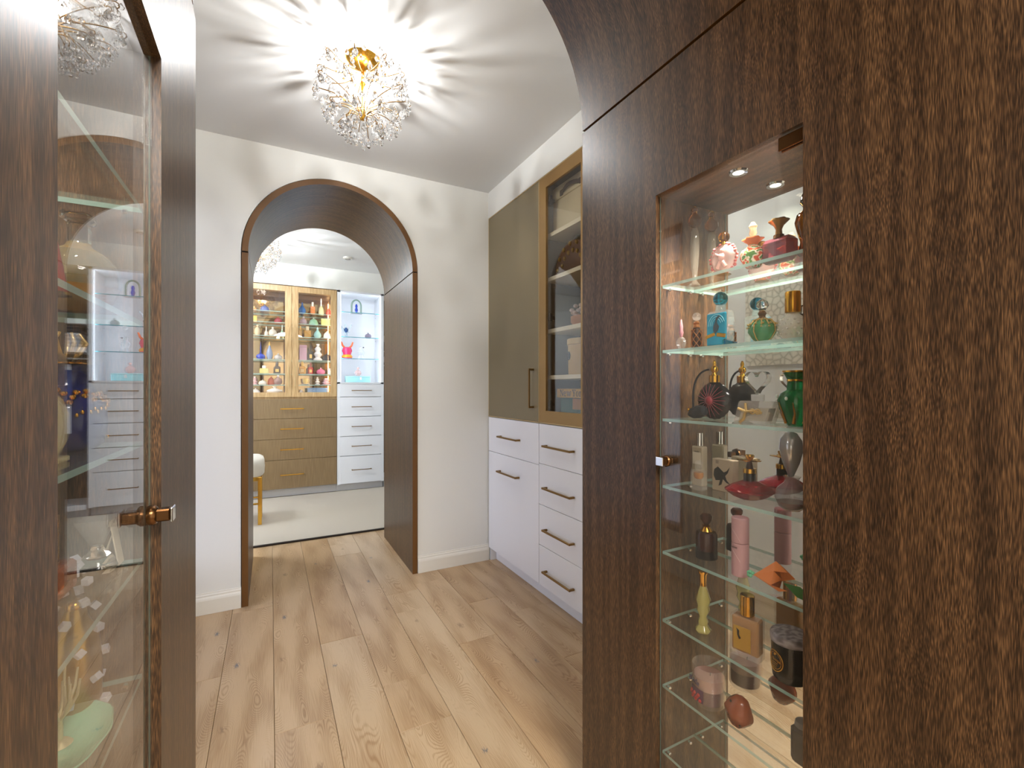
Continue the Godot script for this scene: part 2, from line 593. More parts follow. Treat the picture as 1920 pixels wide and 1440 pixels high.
func unseen_flush_light(label: String, at: Vector3, r: float, color: Color, energy: float) -> void:
	var cl := thing("unseen_ceiling_light", label, "ceiling light", at)
	part(cl, "base", MB.new().cyl(Vector3(0, -0.02, 0), r, r, 0.02, 40), M["trim paint"])
	part(cl, "diffuser", MB.new().lathe([Vector2(0, -0.07), Vector2(r * 0.77, -0.068), Vector2(r * 0.92, -0.05), Vector2(r * 0.96, -0.02), Vector2(0, -0.02)], 32), lamp("warm diffuser", Color(1, 0.97, 0.92), 2.0))
	area("lamp", Vector3(0, -0.075, 0), Vector3.DOWN, Vector2(r * 1.7, r * 1.7), color, energy, cl)

func board(lo: Vector3, hi: Vector3, along: float, flip: bool) -> MB:
	var m := MB.new()
	var e := 0.0012
	var y := hi.y
	var ring_out := [Vector3(lo.x, y - 0.0015, lo.z), Vector3(hi.x, y - 0.0015, lo.z), Vector3(hi.x, y - 0.0015, hi.z), Vector3(lo.x, y - 0.0015, hi.z)]
	var ring_in := [Vector3(lo.x + e, y, lo.z + e), Vector3(hi.x - e, y, lo.z + e), Vector3(hi.x - e, y, hi.z - e), Vector3(lo.x + e, y, hi.z - e)]
	var ring_low := [Vector3(lo.x, lo.y, lo.z), Vector3(hi.x, lo.y, lo.z), Vector3(hi.x, lo.y, hi.z), Vector3(lo.x, lo.y, hi.z)]
	var uvs := func(p: Vector3) -> Vector2:
		var u := (p.x - lo.x) / (hi.x - lo.x)
		return Vector2(1.0 - u if flip else u, along + (p.z - lo.z) / 2.4)
	var add := func(a: Vector3, b: Vector3, c: Vector3, d: Vector3, nn: Vector3) -> void:
		m.tri(a, b, c, nn, nn, nn, uvs.call(a), uvs.call(b), uvs.call(c))
		m.tri(a, c, d, nn, nn, nn, uvs.call(a), uvs.call(c), uvs.call(d))
	add.call(ring_in[0], ring_in[1], ring_in[2], ring_in[3], Vector3.UP)
	var outs := [Vector3(0, 0, -1), Vector3(1, 0, 0), Vector3(0, 0, 1), Vector3(-1, 0, 0)]
	for i in 4:
		var j := (i + 1) % 4
		add.call(ring_in[i], ring_in[j], ring_out[j], ring_out[i], (outs[i] + Vector3.UP).normalized())
		add.call(ring_out[i], ring_out[j], ring_low[j], ring_low[i], outs[i])
	return m

func baseboard(called: String, spans: Array, z: float) -> void:
	var prof := PackedVector2Array([Vector2(0, 0), Vector2(0.016, 0), Vector2(0.016, 0.078), Vector2(0.0135, 0.088), Vector2(0.009, 0.097), Vector2(0.009, 0.104), Vector2(0.005, 0.11), Vector2(0.004, 0.118), Vector2(0, 0.118)])
	var m := MB.new()
	for s in spans:
		m.prism(prof, s[0], s[1], Transform3D(Basis(Vector3(0, 0, 1), Vector3(0, 1, 0), Vector3(1, 0, 0)), Vector3(0, 0.001, z)))
	struct(called, m, M["trim paint"])

# the curved lining of an arch: grain runs round the curve; m2 takes the edge that shows on the wall
func arch_lining(cx: float, r: float, thick: float, spring: float, z0: float, z1: float) -> Array:
	var face := MB.new()
	var edge := MB.new()
	var steps := 56
	var lift := 0.004
	for i in steps:
		var t0 := PI - asin(lift / r) - (PI - 2.0 * asin(lift / r)) * i / steps
		var t1 := PI - asin(lift / r) - (PI - 2.0 * asin(lift / r)) * (i + 1) / steps
		var d0 := Vector3(cos(t0), sin(t0), 0)
		var d1 := Vector3(cos(t1), sin(t1), 0)
		var c := Vector3(cx, spring, 0)
		var zz := Vector3(0, 0, 1)
		var u0 := spring + (PI - t0) * r
		var u1 := spring + (PI - t1) * r
		var p := [c + d0 * r + zz * z0, c + d1 * r + zz * z0, c + d1 * r + zz * z1, c + d0 * r + zz * z1]
		face.tri(p[0], p[1], p[2], -d0, -d1, -d1, Vector2(z0, u0), Vector2(z0, u1), Vector2(z1, u1))
		face.tri(p[0], p[2], p[3], -d0, -d1, -d0, Vector2(z0, u0), Vector2(z1, u1), Vector2(z1, u0))
		var R := r + thick
		var q := [c + d0 * R + zz * z0, c + d1 * R + zz * z0, c + d1 * R + zz * z1, c + d0 * R + zz * z1]
		face.tri(q[0], q[1], q[2], d0, d1, d1)
		face.tri(q[0], q[2], q[3], d0, d1, d0)
		edge.quad(p[0], p[1], q[1], q[0], Vector3(0, 0, -1))
		edge.quad(p[3], p[2], q[2], q[3], Vector3(0, 0, 1))
	for t in [PI - asin(lift / r), asin(lift / r)]:
		var d := Vector3(cos(t), sin(t), 0)
		var c := Vector3(cx, spring, 0)
		edge.quad(c + d * r + Vector3(0, 0, z0), c + d * (r + thick) + Vector3(0, 0, z0), c + d * (r + thick) + Vector3(0, 0, z1), c + d * r + Vector3(0, 0, z1), Vector3.DOWN)
	return [face, M["dark oak curved"], edge, M["oak edge"]]

func build_arches() -> void:
	# far arch: clear radius 0.49, lining 33 mm
	var far := struct("trim_1")
	var z0 := -3.984
	var z1 := -3.092
	for s in [-1.0, 1.0]:
		var x: float = 0.374 + s * (0.49 + 0.0165)
		var pb := MB.new().box(Vector3(x, 1.038, (z0 + z1) / 2.0), Vector3(0.033, 2.076, z1 - z0 - 0.004), 0.001)
		var eb := MB.new().box(Vector3(x, 1.038, z1 - 0.001), Vector3(0.0332, 2.0762, 0.002), 0.0)
		part(far, "jamb_panel", [pb, M["dark oak"], eb, M["oak edge"]])
		part(far, "joint_strip", MB.new().box(Vector3(x + s * 0.008, 2.08, (z0 + z1) / 2.0), Vector3(0.016, 0.012, z1 - z0 - 0.01)), M["gap"])
	part(far, "arch_panel", arch_lining(0.374, 0.49, 0.033, 2.08, z0, z1))
	# near arch: the jambs are cut for the display cabinets
	var nearby := struct("trim_2")
	part(nearby, "arch_panel", arch_lining(0.3595, 0.5025, 0.033, 2.08, -1.157, -0.18))
	jamb(nearby, 0.862, 1.0, -1.157, -0.85, -0.489, -0.18)
	jamb(nearby, -0.143, -1.0, -1.19, -0.84, -0.468, -0.18)

func jamb(parent: Node, x: float, s: float, zf: float, of: float, on: float, zn: float) -> void:
	var t := 0.0165
	var m := MB.new()
	var cx := x + s * t
	m.box(Vector3(cx, 1.038, (zf + of) / 2.0), Vector3(2 * t, 2.076, of - zf))
	m.box(Vector3(cx, 1.038, (zn + on) / 2.0), Vector3(2 * t, 2.076, zn - on))
	m.box(Vector3(cx, (1.768 + 2.076) / 2.0, (of + on) / 2.0), Vector3(2 * t, 2.076 - 1.768, on - of))
	m.box(Vector3(cx, 0.075, (of + on) / 2.0), Vector3(2 * t, 0.15, on - of))
	part(parent, "jamb_panel", m, M["dark oak"])
	part(parent, "joint_strip", MB.new().box(Vector3(x + s * 0.026, 2.08, (zf + zn) / 2.0), Vector3(0.014, 0.012, zn - zf - 0.01)), M["gap"])

const SHELVES := [0.357, 0.525, 0.692, 0.865, 1.033, 1.203, 1.377, 1.542]

func build_jamb_cabinets() -> void:
	jamb_cabinet(0.862, 1.0, -0.85, -0.489, "tall glass-door display cabinet set into the right dark oak jamb, lit by a puck light")
	jamb_cabinet(-0.143, -1.0, -0.84, -0.468, "tall glass-door display cabinet set into the left dark oak jamb, reflecting the far room")

func jamb_cabinet(x: float, s: float, of: float, on: float, label: String) -> void:
	var zc := (of + on) / 2.0
	var wz := on - of
	var c := thing("display_cabinet", label, "cabinet", Vector3(x, 0.15, zc))
	var top := 1.618    # 1.768 above the floor
	var xb := s * 0.138
	var shell := MB.new()
	for e in [-1.0, 1.0]:
		shell.box(Vector3(s * 0.0865, top / 2.0, e * (wz / 2.0 + 0.009)), Vector3(0.107, top + 0.036, 0.018))
	shell.box(Vector3(s * 0.0865, top + 0.009, 0), Vector3(0.107, 0.018, wz))
	shell.box(Vector3(s * 0.0865, -0.009, 0), Vector3(0.107, 0.018, wz))
	part(c, "carcass", shell, M["dark oak"])
	part(c, "mirror_back", MB.new().box(Vector3(xb + s * 0.003, top / 2.0, 0), Vector3(0.006, top, wz)), M["mirror"])
	for y in SHELVES:
		var g := MB.new()
		var e := MB.new()
		var x0 := s * 0.022
		var x1 := s * 0.1365
		var h := wz / 2.0 - 0.0015
		var yy: float = y - 0.15
		g.quad(Vector3(x0, yy, -h), Vector3(x1, yy, -h), Vector3(x1, yy, h), Vector3(x0, yy, h), Vector3.UP)
		e.quad(Vector3(x0, yy, -h), Vector3(x0, yy, h), Vector3(x0, yy - 0.007, h), Vector3(x0, yy - 0.007, -h), Vector3(-s, 0, 0))
		e.quad(Vector3(x1, yy, -h), Vector3(x1, yy, h), Vector3(x1, yy - 0.007, h), Vector3(x1, yy - 0.007, -h), Vector3(s, 0, 0))
		for k in [-1.0, 1.0]:
			e.quad(Vector3(x0, yy, k * h), Vector3(x1, yy, k * h), Vector3(x1, yy - 0.007, k * h), Vector3(x0, yy - 0.007, k * h), Vector3(0, 0, k))
		part(c, "glass_shelf", [g, M["shelf glass"], e, M["shelf edge"]])
		for k in [-1.0, 1.0]:
			for q in [0.04, 0.115]:
				part(c, "shelf_pin", MB.new().box(Vector3(s * q, yy - 0.011, k * (wz / 2.0 - 0.006)), Vector3(0.008, 0.007, 0.012), 0.002), M["chrome"])
	# door of frameless glass, its catch and its hinges
	var door := MB.new().box(Vector3(s * 0.0135, top / 2.0, 0.0), Vector3(0.006, top - 0.006, wz - 0.004))
	part(c, "glass_door", door, M["side door glass"] if s > 0.0 else M["door glass"])
	part(c, "door_edge", MB.new().box(Vector3(s * 0.0135, top / 2.0, -wz / 2.0 + 0.0025), Vector3(0.0020, top - 0.006, 0.0012)), mat("glass edge dark", "5d6e66", 0.2))
	for y in [top - 0.017, 0.1]:
		var hg := MB.new()
		hg.box(Vector3(s * 0.0085, y, wz / 2.0 - 0.026), Vector3(0.004, 0.026, 0.05), 0.0015)
		hg.box(Vector3(s * 0.0185, y, wz / 2.0 - 0.026), Vector3(0.004, 0.026, 0.05), 0.0015)
		part(c, "hinge", hg, M["dark bronze"])
	var kz := -wz / 2.0 + 0.03
	var kn := MB.new()
	kn.lathe([Vector2(0, 0), Vector2(0.013, 0), Vector2(0.0145, 0.003), Vector2(0.0145, 0.008), Vector2(0.012, 0.011), Vector2(0, 0.011)], 8, Transform3D(Basis(Vector3(0, 0, 1), Vector3(-s, 0, 0), Vector3(0, -s, 0)), Vector3(s * 0.0105, 0.95, kz)))
	kn.box(Vector3(-s * 0.008, 0.95, kz), Vector3(0.018, 0.017, 0.019), 0.002)
	var knob := part(c, "knob", kn, M["dark bronze"])
	part(knob, "end_cap", MB.new().box(Vector3(-s * 0.0185, 0.95, kz), Vector3(0.003, 0.021, 0.0225), 0.001), M["chrome"], "bright chrome end cap")
	part(c, "inner_catch", MB.new().box(Vector3(s * 0.028, 0.95, kz), Vector3(0.022, 0.014, 0.016), 0.002), M["dark bronze"])
	# puck light under the top
	var pk := part(c, "puck_light", MB.new().lathe([Vector2(0.012, top - 0.003), Vector2(0.019, top - 0.004), Vector2(0.021, top), Vector2(0, top)], 20, Transform3D(Basis(), Vector3(s * 0.07, 0, 0))), M["chrome"])
	part(pk, "lens", MB.new().cyl(Vector3(s * 0.07, top - 0.0025, 0), 0.012, 0.012, 0.002, 16), lamp("puck lens", Color(1, 0.96, 0.9), 7.0))
	var l := SpotLight3D.new()
	l.light_color = Color(1, 0.95, 0.88)
	l.light_energy = 0.8 if s > 0.0 else 0.26
	l.spot_angle = 62
	l.spot_range = 6.0
	l.spot_attenuation = 2.0
	l.light_size = 0.012
	l.shadow_enabled = true
	hang(l, "lamp", c)
	l.position = Vector3(s * 0.07, top - 0.006, 0)
	l.rotation.x = -PI / 2

func bar_pull(parent: Node, along: Vector3, out: Vector3, mid: Vector3, length: float, m: Material, w := 0.0115) -> void:
	var g := MB.new()
	var up := along.cross(out).normalized()
	var b := Basis(along, out, up)
	g.xbox(Transform3D(b, mid + out * 0.032), Vector3(length, w * 0.8, w), 0.0015)
	for s in [-1.0, 1.0]:
		g.xbox(Transform3D(b, mid + along * s * (length / 2.0 - w * 0.6) + out * 0.0155), Vector3(w * 1.1, 0.031, w), 0.0015)
	part(parent, "handle", g, m)

func build_side_cabinets() -> void:
	# upper cabinet: solid taupe door on the left, smoked glass door on the right. Face at x = 1.44
	var x := 1.44
	var u := thing("upper_cabinet", "tall taupe and smoked-glass upper cabinet recessed in the right wall", "cabinet", Vector3(x, 0, -2.5))
	var zl := -3.092 + 2.5
	var zm := -2.371 + 2.5
	var zr := -1.912 + 2.5
	var y0 := 1.071
	var y1 := 2.545
	var body := MB.new()
	var dep := 0.36
	body.box(Vector3(0.025 + dep, (y0 + y1) / 2, (zl + zr) / 2), Vector3(0.012, y1 - y0, zr - zl))
	for z in [zl + 0.009, zm, zr - 0.009]:
		body.box(Vector3(0.022 + dep / 2, (y0 + y1) / 2, z), Vector3(dep, y1 - y0, 0.018))
	for y in [y0 + 0.009, y1 - 0.009]:
		body.box(Vector3(0.022 + dep / 2, y, (zl + zr) / 2), Vector3(dep, 0.018, zr - zl))
	part(u, "carcass", body, M["taupe inside"])
	var fd := MB.new().box(Vector3(0.010, (y0 + y1) / 2, (zl + zm) / 2), Vector3(0.020, y1 - y0 - 0.012, zm - zl - 0.010), 0.0015)
	var door := part(u, "door", fd, M["taupe lacquer"], "solid taupe lacquered door")
	bar_pull(door, Vector3(0, 1, 0), Vector3(-1, 0, 0), Vector3(0.0, 1.28, -2.434 + 2.5), 0.245, M["bronze"], 0.011)
	# slim champagne edging round both doors
	var eg := MB.new()
	for z in [zl + 0.002, zm, zr - 0.002]:
		eg.box(Vector3(0.010, (y0 + y1) / 2, z), Vector3(0.021, y1 - y0, 0.006))
	for y in [y0 + 0.002, y1 - 0.002]:
		eg.box(Vector3(0.010, y, (zl + zr) / 2), Vector3(0.021, 0.006, zr - zl))
	part(u, "edging", eg, M["champagne edge"])
	var gf := MB.new()
	var a := zm + 0.005
	var b := zr - 0.006
	gf.box(Vector3(0.009, (y0 + y1) / 2, a + 0.0365), Vector3(0.018, y1 - y0 - 0.012, 0.073), 0.001)
	gf.box(Vector3(0.009, (y0 + y1) / 2, b - 0.016), Vector3(0.018, y1 - y0 - 0.012, 0.030), 0.001)
	gf.box(Vector3(0.009, y1 - 0.040, (a + b) / 2 + 0.021), Vector3(0.0178, 0.070, b - a - 0.1), 0.001)
	gf.box(Vector3(0.009, y0 + 0.040, (a + b) / 2 + 0.021), Vector3(0.0178, 0.070, b - a - 0.1), 0.001)
	var gd := part(u, "glass_door", gf, M["champagne"], "smoked glass door in a champagne metal frame")
	part(gd, "pane", MB.new().box(Vector3(0.009, (y0 + y1) / 2, (a + b) / 2 + 0.021), Vector3(0.005, y1 - y0 - 0.14, b - a - 0.1)), M["smoked glass"])
	for y in [1.185, 1.70, 2.40]:
		var hb := MB.new()
		hb.box(Vector3(0.030, y, a + 0.080), Vector3(0.02, 0.05, 0.014), 0.002)
		hb.box(Vector3(0.05, y, a + 0.045), Vector3(0.03, 0.022, 0.06), 0.003)
		part(u, "hinge", hb, M["black hinge"])
	for y in [2.198, 1.934, 1.622, 1.345]:
		part(u, "shelf", MB.new().box(Vector3(0.20, y, (zm + zr) / 2 + 0.003), Vector3(0.32, 0.024, zr - zm - 0.022), 0.001), M["cream board"])
	var holes := MB.new()
	for k in 34:
		for q in [0.06, 0.30]:
			holes.box(Vector3(q, 1.13 + k * 0.04, zm + 0.0093), Vector3(0.006, 0.006, 0.0012))
	var hp := part(u, "shelf_holes", holes, M["black hinge"])
	hp.set_meta("kind", "stuff")
	# base cabinet: drawers and a tilt-out hamper front in white
	var w := thing("base_cabinet", "white lacquered base cabinet with drawers and bronze pulls under the taupe cabinet", "cabinet", Vector3(x, 0, -2.5))
	var bb := MB.new()
	bb.box(Vector3(0.28, 0.58, (zl + zr) / 2), Vector3(0.52, 0.97, zr - zl))
	bb.box(Vector3(0.30, 0.047, (zl + zr) / 2), Vector3(0.49, 0.091, zr - zl))
	bb.box(Vector3(0.28, 0.048, zl + 0.009), Vector3(0.54, 0.094, 0.018))
	part(w, "body", bb, M["white lacquer"])
	front(w, "drawer", zl, zm, 0.8165, 1.066, -2.745 + 2.5, 0.94)
	front(w, "hamper_door", zl, zm, 0.095, 0.8135, -2.755 + 2.5, 0.694)
	front(w, "drawer", zm, zr, 0.8275, 1.066, -2.143 + 2.5, 0.94)
	front(w, "drawer", zm, zr, 0.581, 0.8245, -2.143 + 2.5, 0.693)
	front(w, "drawer", zm, zr, 0.336, 0.578, -2.143 + 2.5, 0.445)
	front(w, "drawer", zm, zr, 0.095, 0.333, -2.143 + 2.5, 0.20)

func front(w: Node, called: String, za: float, zb: float, ya: float, yb: float, hz: float, hy: float) -> void:
	var f := part(w, called, MB.new().box(Vector3(0.0095, (ya + yb) / 2, (za + zb) / 2), Vector3(0.019, yb - ya, zb - za - 0.003), 0.0012), M["white lacquer"])
	bar_pull(f, Vector3(0, 0, 1), Vector3(-1, 0, 0), Vector3(0, hy, hz), 0.285, M["bronze"])

func build_dressing_room() -> void:
	var wp: Material = M["wall paint"]
	var zf := -5.96
	# soffit over the units, flush with them; walls that close the run at both ends
	slab("wall_soffit", Vector3(-2.6, 2.489, -6.5), Vector3(2.3, CEIL, -5.945), wp)
	slab("wall_end", Vector3(-2.6, 0, -6.5), Vector3(-0.30, 2.489, -5.97), wp)
	slab("wall_end", Vector3(2.0, 0, -6.5), Vector3(2.3, 2.489, -5.97), wp)
	# oak display cabinet: glass doors above four taupe drawers
	var c := thing("oak_cabinet", "pale oak display cabinet with two glass doors above four taupe wood-grain drawers", "cabinet", Vector3(0.221, 0, zf))
	var L := -0.503
	var R := 0.501
	var dep := 0.36
	var body := MB.new()
	for x in [L + 0.009, R - 0.009]:
		body.box(Vector3(x, 1.825, -dep / 2 - 0.022), Vector3(0.018, 1.32, dep))
	body.box(Vector3(0, 2.477, -dep / 2 - 0.022), Vector3(R - L, 0.018, dep))
	body.box(Vector3(0, 1.18, -dep / 2 - 0.022), Vector3(R - L, 0.022, dep))
	body.box(Vector3(0, 1.82, -dep - 0.030), Vector3(R - L, 1.33, 0.014))
	part(c, "carcass", body, M["pale oak"])
	part(c, "mirror_back", MB.new().box(Vector3(0, 1.83, -dep - 0.018), Vector3(R - L - 0.04, 1.27, 0.005)), M["bronze mirror"])
	for y in [2.184, 2.054, 1.896, 1.62, 1.452, 1.321]:
		var g := MB.new()
		var e := MB.new()
		var h := R - 0.02
		g.quad(Vector3(-h, y, -0.04), Vector3(h, y, -0.04), Vector3(h, y, -dep - 0.01), Vector3(-h, y, -dep - 0.01), Vector3.UP)
		e.quad(Vector3(-h, y, -0.04), Vector3(h, y, -0.04), Vector3(h, y - 0.009, -0.04), Vector3(-h, y - 0.009, -0.04), Vector3(0, 0, 1))
		e.quad(Vector3(-h, y, -dep - 0.01), Vector3(h, y, -dep - 0.01), Vector3(h, y - 0.009, -dep - 0.01), Vector3(-h, y - 0.009, -dep - 0.01), Vector3(0, 0, -1))
		part(c, "glass_shelf", [g, M["shelf glass"], e, M["shelf edge"]])
	for s in [-1.0, 1.0]:
		var f := MB.new()
		var x0: float = 0.0015 if s > 0 else L + 0.002
		var x1: float = R - 0.002 if s > 0 else -0.0015
		var w := 0.070
		f.box(Vector3(x0 + w / 2, 1.829, -0.01), Vector3(w, 1.306, 0.020), 0.002)
		f.box(Vector3(x1 - w / 2, 1.829, -0.01), Vector3(w, 1.306, 0.020), 0.002)
		f.box(Vector3((x0 + x1) / 2, 2.482 - 0.033, -0.01), Vector3(x1 - x0 - 2 * w, 0.066, 0.020), 0.002)
		f.box(Vector3((x0 + x1) / 2, 1.176 + 0.028, -0.01), Vector3(x1 - x0 - 2 * w, 0.056, 0.020), 0.002)
		var dr := part(c, "glass_door", f, M["pale oak"])
		part(dr, "pane", MB.new().box(Vector3((x0 + x1) / 2, 1.824, -0.012), Vector3(x1 - x0 - 2 * w + 0.01, 1.19, 0.005)), M["door glass"])
		bar_pull(dr, Vector3(0, 1, 0), Vector3(0, 0, 1), Vector3(0.035 * s, 1.42, 0.0), 0.24, M["champagne edge"], 0.009)
	# light strips out of view behind the side stiles, placed to light the shelves
	for s in [-1.0, 1.0]:
		part(c, "light_strip", MB.new().box(Vector3(s * (R - 0.0225), 1.83, -0.035), Vector3(0.006, 1.26, 0.010)), lamp("warm strip", Color(1, 0.95, 0.88), 2.2))
		area("lamp", Vector3(s * (R - 0.028), 1.83, -0.036), Vector3(-s, 0, -0.8), Vector2(0.012, 1.2), Color(1, 0.93, 0.84), 0.20, c)
	var dn := noise(40)
	var dt := textured("taupe oak", picture(256, 256, func(x: int, y: int) -> Color:
		return Color("80694a").lerp(Color("947c5a"), clampf(0.5 + 0.5 * dn.get_noise_2d(x * 0.5, y * 0.02), 0, 1))), 0.22, Vector3(1.5, 0.7, 1.5))
	var lower := MB.new()
	lower.box(Vector3(0, 0.64, -0.27), Vector3(R - L, 1.06, 0.50))
	part(c, "drawer_carcass", lower, M["pale oak"])
	for d in [[0.926, 1.153], [0.687, 0.922], [0.443, 0.683], [0.105, 0.439]]:
		var fr := part(c, "drawer", MB.new().box(Vector3(0, (d[0] + d[1]) / 2, -0.008), Vector3(R - L - 0.006, d[1] - d[0], 0.018), 0.0015), dt)
		bar_pull(fr, Vector3(1, 0, 0), Vector3(0, 0, 1), Vector3(0.003, (d[0] + d[1]) / 2 if d[0] > 0.2 else 0.268, 0.0), 0.25, M["gold"], 0.010)
	part(c, "plinth", MB.new().box(Vector3(0, 0.05, -0.32), Vector3(R - L, 0.1, 0.46)), M["cool lacquer"])
	# white unit: lit open bay with three glass shelves above five drawers
	var w := thing("white_unit", "white shelf and drawer unit with a brightly lit bay, right of the oak cabinet", "cabinet", Vector3(1.0, 0, zf))
	var wl := -0.276
	var wr := 0.290
	var wb := MB.new()
	for x in [wl + 0.0175, wr - 0.02]:
		wb.box(Vector3(x, 1.288, -0.2), Vector3(0.035, 2.4, 0.40), 0.001)
	wb.box(Vector3(0.007, 2.478, -0.2), Vector3(wr - wl, 0.02, 0.40))
	wb.box(Vector3(0.007, 1.345, -0.2), Vector3(wr - wl, 0.02, 0.40))
	wb.box(Vector3(0.007, 1.288, -0.405), Vector3(wr - wl, 2.4, 0.012))
	wb.box(Vector3(0.007, 0.72, -0.21), Vector3(wr - wl - 0.02, 1.25, 0.36))
	wb.box(Vector3(0.007, 0.046, -0.27), Vector3(wr - wl, 0.092, 0.38))
	part(w, "carcass", wb, M["cool lacquer"])
	for y in [2.235, 1.925, 1.655]:
		var g := MB.new()
		var e := MB.new()
		g.quad(Vector3(-0.238, y, -0.03), Vector3(0.248, y, -0.03), Vector3(0.248, y, -0.395), Vector3(-0.238, y, -0.395), Vector3.UP)
		e.quad(Vector3(-0.238, y, -0.03), Vector3(0.248, y, -0.03), Vector3(0.248, y - 0.009, -0.03), Vector3(-0.238, y - 0.009, -0.03), Vector3(0, 0, 1))
		part(w, "glass_shelf", [g, M["shelf glass"], e, pane("aqua edge", "2f9aa8", 0.8, 0.2)])
		for s in [-0.232, 0.242]:
			part(w, "shelf_pin", MB.new().box(Vector3(s, y - 0.016, -0.3), Vector3(0.012, 0.010, 0.012), 0.002), M["chrome"])
	for s in [-1.0, 1.0]:
		var sx: float = 0.006 + s * 0.240
		part(w, "light_strip", MB.new().box(Vector3(sx, 1.91, -0.012), Vector3(0.006, 1.1, 0.012)), lamp("cool strip", Color(0.92, 0.96, 1.0), 1.6))
		area("lamp", Vector3(sx - s * 0.006, 1.91, -0.016), Vector3(-s, 0, -0.9), Vector2(0.012, 1.1), Color(0.9, 0.95, 1.0), 0.11, w)
	for d in [[1.174, 1.333], [0.928, 1.170], [0.684, 0.924], [0.440, 0.680], [0.094, 0.436]]:
		var fr := part(w, "drawer", MB.new().box(Vector3(0.005, (d[0] + d[1]) / 2, -0.008), Vector3(0.497, d[1] - d[0] - 0.003, 0.018), 0.0015), M["cool lacquer"])
		bar_pull(fr, Vector3(1, 0, 0), Vector3(0, 0, 1), Vector3(0.012, (d[0] + d[1]) / 2 if d[0] > 0.2 else 0.264, 0.0), 0.24, M["bronze"], 0.009)
	# open wardrobe beyond the white unit: dark back, white shelves, lit plinth. Seen only in the left glass
	var o := thing("open_wardrobe", "open wardrobe bay with white shelves and dark back, right of the white unit", "wardrobe", Vector3(1.66, 0, zf))
	var ob := MB.new()
	ob.box(Vector3(0, 1.29, -0.41), Vector3(0.72, 2.38, 0.016))
	ob.box(Vector3(0.345, 1.29, -0.2), Vector3(0.03, 2.38, 0.40))
	part(o, "back", ob, mat("wardrobe brown", "4a3a2c", 0.5))
	for y in [0.1, 1.66, 1.94]:
		part(o, "shelf", MB.new().box(Vector3(-0.015, y, -0.2), Vector3(0.68, 0.05, 0.40), 0.002), M["cool lacquer"])
	part(o, "rail", MB.new().tube([Vector3(-0.35, 1.58, -0.2), Vector3(0.33, 1.58, -0.2)], 0.012, 10), M["chrome"])
	part(o, "plinth", MB.new().box(Vector3(-0.01, 0.038, -0.24), Vector3(0.70, 0.074, 0.36)), M["cool lacquer"])
	# rug with a dark bound edge
	var r := thing("rug", "beige looped wool rug with a dark bound edge on the dressing room floor", "rug", Vector3(0.2, 0.0, -5.08))
	part(r, "pile", MB.new().box(Vector3(0, 0.008, 0), Vector3(3.5, 0.014, 1.75), 0.003), M["rug"])
	part(r, "binding", MB.new().box(Vector3(0, 0.0075, 0.88), Vector3(3.5, 0.014, 0.022), 0.003), mat("binding", "2b211c", 0.8), "dark brown bound edge")
	# ceiling vent disc
	var v := thing("smoke_detector", "small flat white disc on the dressing room ceiling", "detector", Vector3(0.762, CEIL, -5.36))
	part(v, "disc", MB.new().lathe([Vector2(0, -0.018), Vector2(0.035, -0.018), Vector2(0.048, -0.012), Vector2(0.05, 0), Vector2(0, 0)], 24), M["trim paint"])
	part(v, "ring", MB.new().lathe([Vector2(0.02, -0.0205), Vector2(0.03, -0.0205), Vector2(0.032, -0.017), Vector2(0.018, -0.017)], 20), M["plaster grey"])
	# upholstered stool on gold legs, its right end showing
	var s := thing("stool", "cream upholstered bench stool on square polished gold legs at the far arch", "stool", Vector3(-0.31, 0.0, -4.98))
	var seat := MB.new()
	var sp := PackedVector2Array()
	for k in 32:
		var t := TAU * k / 32
		sp.append(Vector2(signf(cos(t)) * pow(absf(cos(t)), 0.55) * 0.262, signf(sin(t)) * pow(absf(sin(t)), 0.55) * 0.185))
	var up := Transform3D(Basis(Vector3(1, 0, 0), Vector3(0, 0, 1), Vector3(0, 1, 0)), Vector3.ZERO)
	var rings := [[0.46, 0.93], [0.48, 0.985], [0.54, 1.0], [0.60, 0.985], [0.625, 0.95], [0.64, 0.86], [0.648, 0.6], [0.65, 0.2]]
	for q in rings.size() - 1:
		for k in 32:
			var j := (k + 1) % 32
			var pts := []
			for e in [[q, k], [q, j], [q + 1, j], [q + 1, k]]:
				pts.append(Vector3(sp[e[1]].x * rings[e[0]][1], rings[e[0]][0], sp[e[1]].y * rings[e[0]][1]))
			var nn := []
			for p in pts:
				nn.append(Vector3(p.x, maxf(0.0, (p.y - 0.58)) * 6.0, p.z).normalized())
			seat.tri(pts[0], pts[1], pts[2], nn[0], nn[1], nn[2])
			seat.tri(pts[0], pts[2], pts[3], nn[0], nn[2], nn[3])
	for k in 32:
		var j := (k + 1) % 32
		seat.tri(Vector3(0, 0.65, 0), Vector3(sp[k].x * 0.2, 0.65, sp[k].y * 0.2), Vector3(sp[j].x * 0.2, 0.65, sp[j].y * 0.2), Vector3.UP, Vector3.UP, Vector3.UP)
		seat.flat(Vector3(0, 0.46, 0), Vector3(sp[k].x * 0.93, 0.46, sp[k].y * 0.93), Vector3(sp[j].x * 0.93, 0.46, sp[j].y * 0.93), Vector3.DOWN)
	var cream := mat("cream fabric", "e9e2d4", 0.9)
	cream.rim_enabled = true
	cream.rim = 0.3
	part(s, "seat", seat, cream)
	var apron := MB.new()
	apron.box(Vector3(0, 0.44, 0.15), Vector3(0.47, 0.035, 0.012), 0.002)
	apron.box(Vector3(0, 0.44, -0.15), Vector3(0.47, 0.035, 0.012), 0.002)
	apron.box(Vector3(0.225, 0.44, 0), Vector3(0.012, 0.035, 0.30), 0.002)
	apron.box(Vector3(-0.225, 0.44, 0), Vector3(0.012, 0.035, 0.30), 0.002)
	part(s, "apron", apron, M["polished gold"])
